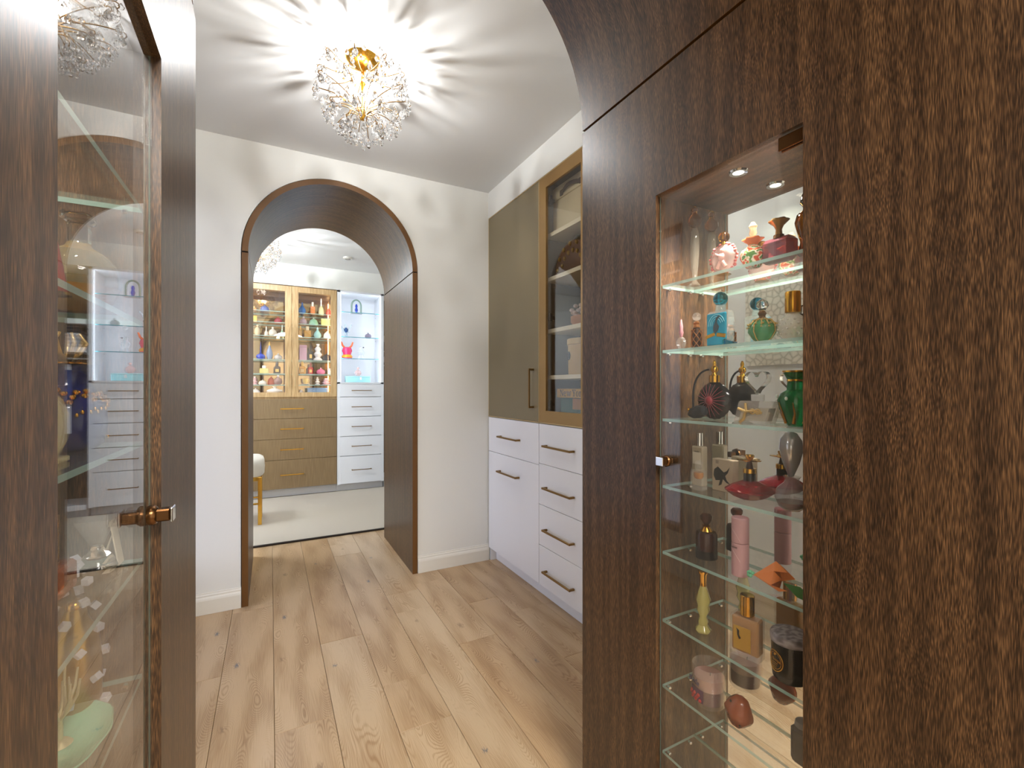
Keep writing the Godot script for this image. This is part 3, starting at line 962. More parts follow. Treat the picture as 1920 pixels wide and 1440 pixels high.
	for a in [-1.0, 1.0]:
		for b in [-1.0, 1.0]:
			var leg := MB.new()
			leg.xbox(Transform3D(Basis(), Vector3(a * 0.222, 0.236, b * 0.148)), Vector3(0.032, 0.44, 0.032), 0.002)
			part(s, "leg", leg, M["polished gold"])
	var st := MB.new()
	for b in [-1.0, 1.0]:
		st.box(Vector3(0, 0.21, b * 0.148), Vector3(0.43, 0.016, 0.016), 0.002)
	part(s, "stretcher", st, M["polished gold"])

# ---- chandeliers: gold stem and curled wire arms hung with faceted crystals
func crystal_drop(r: float, h: float) -> ArrayMesh:
	var m := MB.new()
	var prof := [Vector2(0.0, -h), Vector2(r * 0.75, -h * 0.80), Vector2(r, -h * 0.58), Vector2(r * 0.55, -h * 0.25), Vector2(r * 0.12, 0.0), Vector2(0.0, 0.0)]
	var k := 7
	for i in prof.size() - 1:
		for j in k:
			var t0 := TAU * (j + 0.5 * (i % 2)) / k
			var t1 := t0 + TAU / k
			var a: Vector2 = prof[i]
			var b: Vector2 = prof[i + 1]
			var t2 := t0 + PI / k * (1.0 if i % 2 == 0 else 1.0)
			var pa := Vector3(sin(t0) * a.x, a.y, cos(t0) * a.x)
			var pb := Vector3(sin(t1) * a.x, a.y, cos(t1) * a.x)
			var pc := Vector3(sin(t2) * b.x, b.y, cos(t2) * b.x)
			var pd := Vector3(sin(t2 - TAU / k) * b.x, b.y, cos(t2 - TAU / k) * b.x)
			var o := Vector3(sin(t0), 0.01, cos(t0))
			m.flat(pa, pb, pc, o)
			m.flat(pa, pc, pd, o)
	return mesh_of([m, M["crystal"]])

func build_chandeliers() -> void:
	var a := chandelier("round flush chandelier of gold wire arms and crystal drops, small white room", 0.205)
	a.position = Vector3(0.362, CEIL, -2.10)
	var b: Node3D = a.duplicate()
	hang(b, "chandelier", self)
	b.position = Vector3(-0.11, CEIL, -4.92)
	b.rotation.y = 0.6
	for l in b.find_children("*", "OmniLight3D", false, false):
		(l as OmniLight3D).light_energy = 0.42
		(l as OmniLight3D).light_color = Color(0.95, 0.975, 1.0)
	b.set_meta("label", "second crystal chandelier, seen through the far arch on the dressing room ceiling")

func chandelier(label: String, energy: float) -> Node3D:
	var c := thing("chandelier", label, "chandelier", Vector3.ZERO, 0.0, "crystal chandeliers")
	part(c, "canopy", MB.new().lathe([Vector2(0, -0.03), Vector2(0.035, -0.03), Vector2(0.05, -0.024), Vector2(0.07, -0.012), Vector2(0.075, 0), Vector2(0, 0)], 32), M["gold"])
	part(c, "stem", MB.new().lathe([Vector2(0, -0.27), Vector2(0.010, -0.268), Vector2(0.016, -0.258), Vector2(0.016, -0.248), Vector2(0.009, -0.24), Vector2(0.008, -0.12), Vector2(0.014, -0.11), Vector2(0.008, -0.10), Vector2(0.008, -0.03)], 14), M["gold"])
	rng.seed = 9
	var drops: Array[ArrayMesh] = [crystal_drop(0.0125, 0.038), crystal_drop(0.0105, 0.026), crystal_drop(0.0085, 0.0155)]
	var tips := []
	# four tiers of arms, each ending in a little curl: count, start height, reach, end height, turn
	for tier in [[7, -0.255, 0.085, -0.295, 0.0], [9, -0.25, 0.15, -0.245, 0.3], [10, -0.22, 0.195, -0.155, 0.1], [9, -0.06, 0.175, -0.060, 0.35]]:
		for i in tier[0]:
			var t: float = TAU * i / tier[0] + tier[4]
			var d := Vector3(sin(t), 0, cos(t))
			var side := Vector3(d.z, 0, -d.x)
			var r: float = tier[2]
			var y0: float = tier[1]
			var y1: float = tier[3]
			var pts := []
			for k in 9:
				var q := k / 8.0
				pts.append(d * (0.012 + (r - 0.012) * q) + Vector3(0, lerpf(y0, y1, q * q) + 0.03 * sin(q * PI) * (1.0 if tier[1] < -0.1 else -0.6), 0))
			for k in 4:
				var q := (k + 1) / 4.0 * PI * 1.1
				pts.append(d * (r + 0.012 * sin(q)) + Vector3(0, y1 - 0.012 + 0.012 * cos(q), 0))
			part(c, "arm", MB.new().tube(pts, 0.0022, 5), M["bronze"])
			tips.append([d, side, r, y1])
	for t in tips:
		var d: Vector3 = t[0]
		var side: Vector3 = t[1]
		var k := 6
		for i in k:
			var q := TAU * i / k + rng.randf() * 0.5
			var rr := 0.032 if i > 0 else 0.0
			var at: Vector3 = d * (t[2] + rr * 0.35 * cos(q) + rng.randf_range(-0.012, 0.008)) + side * rr * sin(q) * 1.15 + Vector3(0, t[3] + rr * cos(q) * 0.9 + rng.randf_range(-0.01, 0.006), 0)
			hang_crystal(c, drops[rng.randi_range(0, 1)], at)
		hang_crystal(c, drops[0], d * t[2] + Vector3(0, t[3] - 0.018, 0))
	# inner beads
	for i in 40:
		var q := i * 2.39996
		var r := 0.05 + 0.11 * rng.randf()
		hang_crystal(c, drops[2], Vector3(sin(q) * r, -0.05 - 0.2 * rng.randf(), cos(q) * r))
	# three candle bulbs round the stem
	for i in 3:
		var q := TAU * i / 3.0 + 0.4
		var at := Vector3(sin(q) * 0.042, -0.125, cos(q) * 0.042)
		var cup := part(c, "lamp_holder", MB.new().cyl(at, 0.009, 0.009, 0.055, 10), mat("candle sleeve", "efe6d2", 0.5))
		cup.set_meta("label", "ivory lamp sleeve")
		var bulb := part(c, "bulb", MB.new().lathe([Vector2(0, -0.072), Vector2(0.004, -0.070), Vector2(0.013, -0.052), Vector2(0.019, -0.032), Vector2(0.017, -0.02), Vector2(0.008, -0.002), Vector2(0, 0)], 12), lamp("bulb glow", Color(1, 0.96, 0.9), 8.0))
		bulb.position = at - Vector3(0, 0.001, 0)
		omni("lamp", at - Vector3(0, 0.036, 0), Color(0.985, 0.99, 1.0), energy, 0.012, c)
	return c

func hang_crystal(c: Node3D, m: ArrayMesh, at: Vector3) -> void:
	var o := MeshInstance3D.new()
	o.mesh = m
	hang(o, "crystal", c)
	o.position = at
	o.rotation = Vector3(rng.randf_range(-0.15, 0.15), rng.randf() * TAU, rng.randf_range(-0.15, 0.15))

func V(x: float, y: float) -> Vector2:
	return Vector2(x, y)

# turned so that a lathe's axis points along local +z (out of the shelf)
func facing(at: Vector3) -> Transform3D:
	return Transform3D(Basis(Vector3(1, 0, 0), Vector3(0, 0, 1), Vector3(0, -1, 0)), at)

func flower_profile(r: float, y: float, h: float) -> Array:
	return [V(0, y), V(r * 0.34, y), V(r * 0.28, y + h * 0.35), V(r * 0.45, y + h * 0.6), V(r, y + h * 0.92), V(r * 0.97, y + h), V(r * 0.3, y + h * 0.8), V(0, y + h * 0.75)]

func build_right_collection() -> void:
	var R := -PI / 2
	var y := 1.5425
	# --- shelf at 1.54 m
	var t := thing("perfume_bottle", "round pink glass disc bottle with beaded flower rim and amber ball stopper, top right shelf", "perfume bottle", Vector3(0.93, y, -0.705), R)
	var cen := Vector3(0, 0.038, 0)
	part(t, "body", MB.new().lathe([V(0, -0.012), V(0.02, -0.012), V(0.031, -0.006), V(0.033, 0.0), V(0.031, 0.006), V(0.02, 0.012), V(0, 0.012)], 32, facing(cen)), pane("rose glass", "c9a9a4", 0.55, 0.1))
	var bd := MB.new()
	for i in 26:
		var q := TAU * i / 26
		bd.ball(cen + Vector3(sin(q) * 0.034, cos(q) * 0.034, 0.002 * (i % 3)), 0.0042 if i % 2 else 0.0034, 1.0, 8)
	part(t, "bead_rim", bd, mat("coral bead", "b9696a", 0.25), "rim of coral pink beads")
	var fig := MB.new()
	fig.ball(cen + Vector3(0.004, 0.016, 0.012), 0.005, 1.2, 10)
	fig.ball(cen + Vector3(0.002, 0.002, 0.011), 0.008, 1.4, 10)
	fig.tube([cen + Vector3(-0.004, 0.006, 0.013), cen + Vector3(-0.014, 0.012, 0.012)], 0.003, 6)
	fig.tube([cen + Vector3(0.0, -0.008, 0.012), cen + Vector3(-0.010, -0.022, 0.010)], 0.0045, 6)
	fig.tube([cen + Vector3(0.005, -0.008, 0.012), cen + Vector3(0.012, -0.022, 0.010)], 0.0045, 6)
	part(t, "relief_figure", fig, mat("pink porcelain", "d8a8a0", 0.4), "frosted pink relief figure")
	part(t, "neck", MB.new().cyl(Vector3(0, 0.068, 0), 0.006, 0.005, 0.010, 12), M["gold"])
	part(t, "stopper", MB.new().ball(Vector3(0, 0.088, 0), 0.0125), glass("amber glass", "d9922e"), "amber ball stopper")
	part(t, "foot", MB.new().cyl(Vector3(0, 0, 0), 0.016, 0.010, 0.006, 16, 0.001), M["gold"])

	t = thing("perfume_bottle", "tall slender clear bottle with faceted amber stopper at the back corner, top right shelf", "perfume bottle", Vector3(0.968, y, -0.82), R)
	part(t, "body", MB.new().lathe([V(0, 0), V(0.013, 0), V(0.014, 0.003), V(0.005, 0.016), V(0.009, 0.05), V(0.012, 0.10), V(0.010, 0.14), V(0.006, 0.15), V(0, 0.15)], 16), pane("smoke glass", "8a8478", 0.3, 0.05))
	part(t, "stopper", MB.new().lathe([V(0, 0.15), V(0.008, 0.152), V(0.017, 0.164), V(0.017, 0.174), V(0.008, 0.186), V(0.006, 0.19), V(0.010, 0.198), V(0.004, 0.206), V(0, 0.206)], 8), glass("amber glass", "d9922e"), "amber faceted stopper")

	t = thing("perfume_bottle", "round white art glass bottle with coral and green swirls and a clear figure stopper", "perfume bottle", Vector3(0.93, y, -0.633), R)
	var swirl := mat("swirl glass", Color.WHITE, 0.12)
	if swirl.albedo_texture == null:
		var n := noise(61)
		swirl.albedo_texture = picture(128, 96, func(px: int, py: int) -> Color:
			var f := n.get_noise_2d(px * 0.05, py * 0.07) + 0.4 * n.get_noise_2d(px * 0.15 + 40, py * 0.15)
			if f > 0.35: return Color("c94f38")
			if f > 0.2: return Color("e0a05a")
			if f < -0.42: return Color("5f8a4a")
			return Color("ecdccb"))
	part(t, "body", MB.new().lathe([V(0, 0), V(0.013, 0), V(0.018, 0.006), V(0.026, 0.022), V(0.024, 0.036), V(0.012, 0.046), V(0.008, 0.050), V(0, 0.05)], 28), swirl)
	part(t, "collar", MB.new().lathe([V(0.007, 0.048), V(0.009, 0.053), V(0.019, 0.062), V(0.0185, 0.064), V(0.008, 0.058), V(0.006, 0.054)], 24, Transform3D(), 0.18, 6), mat("coral glass", "d0703e", 0.15), "flared coral and green collar")
	part(t, "stopper", MB.new().lathe([V(0, 0.056), V(0.004, 0.058), V(0.003, 0.066), V(0.008, 0.074), V(0.006, 0.084), V(0.009, 0.09), V(0.004, 0.099), V(0, 0.10)], 12), pane("peach glass", "ecc9a0", 0.5, 0.05))

	t = thing("perfume_bottle", "faceted plum-coloured rectangular bottle with a flared bronze flower stopper on the top shelf", "perfume bottle", Vector3(0.94, y, -0.582), R)
	part(t, "body", MB.new().box(Vector3(0, 0.026, 0), Vector3(0.070, 0.051, 0.034), 0.010), glass("plum glass", "8d5560", 0.25))
	part(t, "neck", MB.new().cyl(Vector3(0, 0.050, 0), 0.011, 0.010, 0.008, 14), M["dark bronze"])
	part(t, "stopper", MB.new().lathe(flower_profile(0.018, 0.058, 0.032), 24, Transform3D(), 0.12, 6), M["bronze"], "bronze flower stopper")

	t = thing("perfume_bottle", "amber globe bottle with a dark stopper at the near end of the top right shelf", "perfume bottle", Vector3(0.945, y, -0.530), R)
	part(t, "body", MB.new().lathe([V(0, 0), V(0.012, 0), V(0.014, 0.004), V(0.010, 0.03), V(0.016, 0.052), V(0.020, 0.068), V(0.016, 0.084), V(0.008, 0.092), V(0, 0.092)], 18, Transform3D(), 0.05, 9), glass("amber glass", "d9922e"))
	part(t, "stopper", MB.new().lathe([V(0, 0.092), V(0.006, 0.093), V(0.005, 0.10), V(0.011, 0.108), V(0.009, 0.122), V(0.003, 0.132), V(0, 0.133)], 10), mat("black glass", "17150f", 0.08))

	# --- shelf at 1.38 m
	y = 1.3775
	t = thing("perfume_bottle", "tiny clear disc bottle with a pink blossom stopper at the far end, second right shelf", "perfume bottle", Vector3(0.91, y, -0.812), R)
	part(t, "body", MB.new().lathe([V(0, -0.006), V(0.012, -0.005), V(0.0155, 0), V(0.012, 0.005), V(0, 0.006)], 24, facing(Vector3(0, 0.016, 0))), pane("clear glass b", "e9e6e4", 0.2))
	part(t, "stopper", MB.new().lathe([V(0, 0.03), V(0.003, 0.031), V(0.006, 0.042), V(0.004, 0.05), V(0.005, 0.056), V(0.0015, 0.074), V(0, 0.076)], 10), mat("pink petal", "c08a92", 0.4))

	t = thing("perfume_bottle", "slim copper filigree bottle with a clear glass ball stopper, second right shelf", "perfume bottle", Vector3(0.935, y, -0.786), R)
	part(t, "body", MB.new().lathe([V(0, 0), V(0.011, 0), V(0.012, 0.004), V(0.0105, 0.02), V(0.011, 0.045), V(0.008, 0.052), V(0, 0.052)], 16), mat("dark copper", "4a3226", 0.35, 0.5))
	var fil := MB.new()
	for i in 5:
		var pts := []
		var pts2 := []
		for k in 16:
			var q := TAU * (i / 5.0 + k / 15.0 * 0.45)
			pts.append(Vector3(sin(q) * 0.0118, 0.003 + 0.045 * k / 15.0, cos(q) * 0.0118))
			pts2.append(Vector3(sin(-q) * 0.0118, 0.003 + 0.045 * k / 15.0, cos(q) * 0.0118))
		fil.tube(pts, 0.0011, 5)
		fil.tube(pts2, 0.0011, 5)
	part(t, "filigree", fil, mat("copper", "c08050", 0.3, 1.0))
	part(t, "neck", MB.new().lathe([V(0, 0.052), V(0.009, 0.053), V(0.006, 0.060), V(0.008, 0.064), V(0.005, 0.068), V(0, 0.068)], 14), mat("copper", "c08050", 0.3, 1.0))
	part(t, "stopper", MB.new().ball(Vector3(0, 0.080, 0), 0.0105), pane("clear glass", "f4f6f4", 0.12))

	t = thing("perfume_bottle", "square turquoise enamelled flask with a heron motif, gold bands and blue ball stopper", "perfume bottle", Vector3(0.932, y, -0.716), R)
	part(t, "body", MB.new().box(Vector3(0, 0.0415, 0), Vector3(0.058, 0.083, 0.030), 0.006), pane("clear thick", "d8e4e2", 0.3, 0.02))
	var tq := mat("turquoise", "1593b4", 0.15)
	part(t, "enamel_panel", MB.new().box(Vector3(0, 0.040, 0.0135), Vector3(0.053, 0.076, 0.006), 0.003), tq, "turquoise enamel panel")
	var hr := PackedVector2Array([V(-0.002, 0.030), V(0.006, 0.036), V(0.009, 0.046), V(0.004, 0.054), V(0.0035, 0.060), V(0.009, 0.067), V(0.016, 0.068), V(0.008, 0.071), V(0.001, 0.066), V(-0.001, 0.057), V(-0.006, 0.046), V(-0.006, 0.036)])
	part(t, "heron_motif", MB.new().prism(hr, 0.0165, 0.0178), mat("slate enamel", "2f4048", 0.3))
	var arcs := MB.new()
	for k in 3:
		var pts := []
		for q in 12:
			var a := PI * (0.1 + 0.9 * q / 11.0)
			pts.append(Vector3(cos(a) * (0.012 + 0.005 * k) + 0.002, 0.048 + sin(a) * (0.016 + 0.005 * k), 0.0168))
		arcs.tube(pts, 0.0007, 4)
	part(t, "swirl_lines", arcs, mat("pale aqua", "8fd6e2", 0.3))
	var gb := MB.new()
	gb.xbox(Transform3D(Basis(Vector3(0, 0, 1), 0.25), Vector3(-0.015, 0.026, 0.0165)), Vector3(0.026, 0.008, 0.0016), 0.0006)
	gb.xbox(Transform3D(Basis(Vector3(0, 0, 1), -0.2), Vector3(0.014, 0.025, 0.0165)), Vector3(0.024, 0.009, 0.0016), 0.0006)
	part(t, "gold_band", gb, M["gold"], "gold enamel band")
	part(t, "neck", MB.new().cyl(Vector3(0, 0.083, 0), 0.012, 0.011, 0.014, 16, 0.001), pane("aqua clear", "bfe2e4", 0.3, 0.02))
	part(t, "stopper", MB.new().ball(Vector3(0, 0.112, 0), 0.0165), glass("cyan glass", "1499c0"), "blue glass ball stopper")

	t = thing("turquoise_piece", "small bright turquoise glass piece lying in front of the enamelled flask", "ornament", Vector3(0.90, y, -0.668), R)
	part(t, "leaf", MB.new().prism(PackedVector2Array([V(-0.014, 0.0), V(0.012, 0.0), V(0.016, 0.004), V(0.004, 0.007), V(-0.008, 0.013), V(-0.015, 0.010)]), -0.006, 0.006), glass("cyan glass", "1499c0"))  # turquoise piece beside the flask and its mirror image

	t = thing("perfume_bottle", "round jade green bottle with gold leaf mantle and crystal ball stopper, second right shelf", "perfume bottle", Vector3(0.927, y, -0.610), R)
	part(t, "body", MB.new().lathe([V(0, 0), V(0.010, 0), V(0.019, 0.008), V(0.0275, 0.022), V(0.026, 0.036), V(0.016, 0.046), V(0.007, 0.050), V(0, 0.05)], 28), glass("jade glass", "63b07c", 0.45, 0.15))
	var lf := MB.new()
	for i in 12:
		var q := TAU * i / 12
		var d := Vector3(sin(q), 0, cos(q))
		var sd := Vector3(d.z, 0, -d.x)
		for k in 3:
			var rr: float = [0.0165, 0.0265, 0.0285][k]
			var hh: float = [0.0475, 0.039, 0.032][k]
			lf.ball(d * rr + Vector3(0, hh, 0) + sd * (0.0028 * (k % 2)), 0.0034 - 0.0005 * k, 0.7, 8)
		lf.tube([d * 0.008 + Vector3(0, 0.051, 0), d * 0.018 + Vector3(0, 0.0465, 0), d * 0.0275 + Vector3(0, 0.036, 0)], 0.0015, 5)
	for i in 4:
		var q := TAU * i / 4
		var d := Vector3(sin(q), 0, cos(q))
		lf.tube([d * 0.0275 + Vector3(0, 0.036, 0), d * 0.0288 + Vector3(0, 0.022, 0), d * 0.020 + Vector3(0, 0.008, 0), d * 0.011 + Vector3(0, 0.001, 0)], 0.0013, 5)
	part(t, "leaf_mantle", lf, mat("pale gold", "d9b878", 0.3, 0.8), "pale gold leaf mantle")
	part(t, "neck", MB.new().lathe([V(0, 0.05), V(0.008, 0.05), V(0.006, 0.056), V(0.009, 0.062), V(0.005, 0.068), V(0, 0.068)], 14), mat("antique brass", "6a4c30", 0.4, 0.8))
	part(t, "stopper", MB.new().lathe([V(0, 0.067), V(0.006, 0.068), V(0.0125, 0.078), V(0.0105, 0.087), V(0.004, 0.092), V(0, 0.092)], 8), glass("crystal solid", "f4f4f4"))

	t = thing("atomizer", "round hobnail clear glass atomizer with a tall gold cap, near end of second right shelf", "perfume bottle", Vector3(0.945, y, -0.556), R)
	var hob := MB.new().lathe([V(0, 0), V(0.014, 0), V(0.024, 0.010), V(0.0285, 0.027), V(0.025, 0.043), V(0.013, 0.053), V(0.011, 0.057), V(0, 0.057)], 24)
	for rrow in 4:
		for i in 14:
			var q := TAU * (i + 0.5 * (rrow % 2)) / 14
			var hh: float = [0.013, 0.023, 0.033, 0.042][rrow]
			var rr: float = [0.0250, 0.0280, 0.0278, 0.0248][rrow]
			hob.ball(Vector3(sin(q) * rr, hh, cos(q) * rr), 0.0034, 1.0, 6)
	part(t, "body", hob, pane("cut crystal", "e8e8e2", 0.38, 0.03))
	part(t, "cap", MB.new().lathe([V(0, 0.057), V(0.013, 0.057), V(0.0145, 0.059), V(0.0145, 0.098), V(0.0135, 0.1), V(0, 0.1)], 20), M["gold"])

	# --- shelf at 1.20 m
	y = 1.2035
	t = thing("atomizer", "round black atomizer with a red starburst, gold spray top and black squeeze bulb", "perfume bottle", Vector3(0.948, y, -0.745), R)
	var cc := Vector3(0, 0.047, 0)
	var blk := mat("black enamel", "120d10", 0.12)
	part(t, "body", MB.new().lathe([V(0, -0.020), V(0.02, -0.019), V(0.038, -0.012), V(0.0455, 0.0), V(0.038, 0.012), V(0.02, 0.019), V(0.0, 0.020)], 40, facing(cc), 0.018, 20), blk)
	var rays := MB.new()
	for i in 20:
		var q := TAU * i / 20
		var pts := []
		for k in 5:
			var rr := 0.009 + 0.031 * k / 4.0
			pts.append(cc + Vector3(sin(q) * rr, cos(q) * rr, 0.0205 - 0.0095 * pow(rr / 0.044, 3.0)))
		rays.tube(pts, 0.0010, 4, 0.0005)
	part(t, "starburst", rays, mat("wine red", "96303c", 0.3), "thin wine-red rays")
	part(t, "boss", MB.new().lathe([V(0.0105, 0.016), V(0.010, 0.021), V(0.006, 0.0245), V(0, 0.0255)], 20, facing(cc)), mat("wine red", "96303c", 0.3), "round wine-red boss")
	part(t, "collar", MB.new().cyl(Vector3(0, 0.090, 0), 0.0125, 0.0125, 0.018, 20, 0.001), M["gold"])
	part(t, "spray_head", MB.new().lathe([V(0, 0.108), V(0.007, 0.108), V(0.005, 0.114), V(0.009, 0.119), V(0.0085, 0.126), V(0.004, 0.131), V(0.0045, 0.138), V(0.002, 0.145), V(0, 0.146)], 12), M["gold"])
	var hose := []
	for k in 14:
		var q := k / 13.0
		hose.append(Vector3(-0.008 - 0.040 * sin(q * PI * 0.62), 0.122 - 0.095 * q * q, 0.008 + 0.012 * q))
	part(t, "hose", MB.new().tube(hose, 0.0026, 8), mat("black rubber", "14121a", 0.6))
	var bulb := part(t, "squeeze_bulb", MB.new().lathe([V(0, -0.025), V(0.012, -0.022), V(0.016, -0.006), V(0.013, 0.012), V(0.005, 0.024), V(0, 0.025)], 18, Transform3D(Basis(Vector3(0, 0, 1), PI / 2 + 0.25), Vector3(-0.022, 0.0185, 0.035))), mat("black rubber", "14121a", 0.6))
	part(bulb, "tip", MB.new().ball(Vector3(-0.047, 0.024, 0.035), 0.004), M["gold"])

	t = thing("perfume_bottle", "clear trapezoid crystal bottle with a gold bow label and clear heart stopper", "perfume bottle", Vector3(0.936, y, -0.629), R)
	var trap := PackedVector2Array([V(-0.043, 0.0), V(0.031, 0.0), V(0.047, 0.044), V(0.044, 0.049), V(-0.026, 0.049), V(-0.030, 0.045)])
	part(t, "body", MB.new().prism(trap, -0.018, 0.018), pane("thick crystal", "cfc8c0", 0.3, 0.02))
	part(t, "perfume", MB.new().prism(PackedVector2Array([V(-0.034, 0.006), V(0.027, 0.006), V(0.036, 0.034), V(-0.024, 0.034)]), -0.012, 0.012), glass("pale spirit", "e8dcc8"))
	var bow := MB.new()
	bow.tube([Vector3(-0.030, 0.032, 0.0195), Vector3(-0.012, 0.026, 0.021), Vector3(0.010, 0.028, 0.021), Vector3(0.024, 0.024, 0.0195)], 0.0030, 6)
	bow.tube([Vector3(-0.012, 0.026, 0.021), Vector3(-0.016, 0.010, 0.0205), Vector3(-0.026, 0.002, 0.0195)], 0.0034, 6)
	bow.tube([Vector3(-0.010, 0.027, 0.021), Vector3(-0.013, 0.044, 0.0195)], 0.0026, 6)
	for k in 2:
		var pts := []
		for q in 13:
			pts.append(Vector3(0.005 + 0.012 * k + cos(TAU * q / 12) * 0.0055, 0.0265 + sin(TAU * q / 12) * 0.005, 0.0215))
		bow.tube(pts, 0.0016, 5)
	part(t, "gold_bow", bow, mat("pale gold", "d9b878", 0.3, 0.8), "pale gold bow")
	part(t, "neck", MB.new().cyl(Vector3(0.003, 0.049, 0), 0.013, 0.0135, 0.014, 20, 0.001), pane("frosted neck", "dfe2e2", 0.5, 0.2))
	var heart := PackedVector2Array()
	for k in 40:
		var q := TAU * k / 40
		heart.append(V(0.003 + 0.00158 * 16.0 * pow(sin(q), 3) * 1.0, 0.093 + 0.00165 * (13.0 * cos(q) - 5.0 * cos(2 * q) - 2.0 * cos(3 * q) - cos(4 * q))))
	part(t, "heart_stopper", MB.new().prism(heart, -0.009, 0.009, Transform3D(), true), glass("crystal solid", "f4f4f4"), "clear heart-shaped stopper")

	t = thing("vase", "emerald green glass vase with gold rim and painted gold leaves, third right shelf", "vase", Vector3(0.943, y, -0.548), R)
	part(t, "body", MB.new().lathe([V(0, 0), V(0.015, 0), V(0.017, 0.003), V(0.030, 0.034), V(0.034, 0.052), V(0.028, 0.066), V(0.017, 0.073), V(0.016, 0.094), V(0.024, 0.110), V(0.022, 0.110), V(0.013, 0.094), V(0.0, 0.088)], 28), glass("emerald glass", "0c8f4a", 0.3, 0.02))
	part(t, "rim", MB.new().lathe([V(0.0225, 0.108), V(0.0255, 0.110), V(0.0245, 0.1125), V(0.022, 0.111)], 28), M["gold"])
	part(t, "neck_band", MB.new().lathe([V(0.016, 0.090), V(0.0172, 0.0915), V(0.0165, 0.0945)], 24), M["gold"])
	var gl := MB.new()
	for i in 7:
		var q := TAU * i / 7 + 0.3
		var d := Vector3(sin(q), 0, cos(q))
		var sd := Vector3(d.z, 0, -d.x)
		gl.tube([d * 0.0195 + Vector3(0, 0.006, 0), d * 0.0275 + Vector3(0, 0.026, 0) + sd * 0.004, d * 0.0345 + Vector3(0, 0.048, 0) + sd * 0.002], 0.0034, 6, 0.0008)
	part(t, "gold_leaves", gl, mat("leaf gold", "a8762e", 0.35, 0.8), "painted gold leaves")
	var wd := MB.new()
	for i in 6:
		var q := TAU * i / 6
		wd.ball(Vector3(sin(q) * 0.0338, 0.056 + 0.004 * (i % 2), cos(q) * 0.0338), 0.0032, 1.3, 8)
	part(t, "white_dots", wd, mat("white enamel", "dfe9e2", 0.3))

	# --- shelf at 1.03 m
	y = 1.0335
	t = thing("spray_bottle", "tall beige rectangular spray bottle with a silver cap at the back of the fourth shelf", "perfume bottle", Vector3(0.962, y, -0.800), R)
	part(t, "body", MB.new().box(Vector3(0, 0.050, 0), Vector3(0.035, 0.100, 0.020), 0.003), mat("greige glass", "a89c86", 0.2))
	part(t, "label", MB.new().box(Vector3(0, 0.070, 0.0103), Vector3(0.024, 0.03, 0.0006)), mat("label paper", "cfc6b2", 0.7))
	words("noir", 0.007, 0.0004, blk, t, Transform3D(Basis(), Vector3(0, 0.086, 0.0103)))
	part(t, "cap", MB.new().cyl(Vector3(0, 0.1, 0), 0.0085, 0.0085, 0.034, 18, 0.001), M["chrome"])

	t = thing("perfume_bottle", "small clear bottle of amber perfume standing before the beige spray bottle", "perfume bottle", Vector3(0.917, y, -0.765), R)
	part(t, "body", MB.new().box(Vector3(0, 0.0245, 0), Vector3(0.034, 0.049, 0.024), 0.003), pane("clear thick b", "e0ddd6", 0.10, 0.02))
	part(t, "perfume", MB.new().lathe([V(0, 0.027), V(0.008, 0.028), V(0.0115, 0.034), V(0.0115, 0.043), V(0, 0.043)], 18), glass("amber spirit", "d08420", 0.6))
	part(t, "stopper", MB.new().box(Vector3(0, 0.0605, 0), Vector3(0.016, 0.022, 0.014), 0.003), pane("clear thick b", "e0ddd6", 0.10, 0.02))

	t = thing("perfume_box", "small beige box printed with a black brush-drawn figure, fourth right shelf", "box", Vector3(0.965, y, -0.728), R)
	part(t, "carton", MB.new().box(Vector3(0, 0.038, 0), Vector3(0.056, 0.076, 0.022), 0.001), mat("beige card", "b3a48c", 0.7))
	var ink := MB.new()
	ink.prism(PackedVector2Array([V(-0.022, 0.050), V(-0.012, 0.058), V(-0.004, 0.052), V(0.004, 0.046), V(0.012, 0.050), V(0.020, 0.060), V(0.015, 0.046), V(0.008, 0.038), V(0.012, 0.028), V(0.022, 0.020), V(0.012, 0.022), V(0.002, 0.030), V(-0.002, 0.016), V(-0.010, 0.012), V(-0.006, 0.026), V(-0.018, 0.024), V(-0.024, 0.036)]), 0.011, 0.0114)
	part(t, "print", ink, mat("ink", "1c1a18", 0.7))
	part(t, "stamp", MB.new().box(Vector3(-0.014, 0.069, 0.0112), Vector3(0.008, 0.008, 0.0004)), mat("stamp grey", "8f8474", 0.7))

	t = thing("perfume_bottle", "flattened ruby red glass bottle with a gold flower stopper, fourth right shelf", "perfume bottle", Vector3(0.940, y, -0.648), R)
	part(t, "body", MB.new().lathe([V(0, 0), V(0.018, 0.0005), V(0.036, 0.008), V(0.0505, 0.0195), V(0.0505, 0.022), V(0.036, 0.032), V(0.018, 0.040), V(0.012, 0.0425), V(0, 0.0425)], 36), glass("ruby glass", "8f1020", 0.35, 0.03))
	part(t, "neck", MB.new().cyl(Vector3(0, 0.042, 0), 0.0125, 0.0125, 0.016, 20), mat("black lacquer", "1a1410", 0.12))
	part(t, "neck_ring", MB.new().cyl(Vector3(0, 0.058, 0), 0.0135, 0.0135, 0.011, 20, 0.001), M["gold"])
	var pet := MB.new()
	for i in 5:
		var q := TAU * i / 5 + 0.35
		var d := Vector3(sin(q), 0, cos(q))
		var sd := Vector3(d.z, 0, -d.x)
		var xf := Transform3D(Basis(d, Vector3.UP, sd).rotated(sd, -0.1), Vector3(0, 0.086, 0) + d * 0.013)
		pet.lathe([V(0, -0.0016), V(0.007, -0.0008), V(0.0085, 0.001), V(0.006, 0.0022), V(0, 0.0012)], 10, xf * Transform3D(Basis.from_scale(Vector3(1.75, 1, 0.75)), Vector3.ZERO))
	pet.lathe([V(0, 0.086), V(0.006, 0.088), V(0.010, 0.096), V(0.009, 0.099), V(0, 0.095)], 12)
	part(t, "flower_stopper", pet, M["polished gold"], "gold flower stopper")
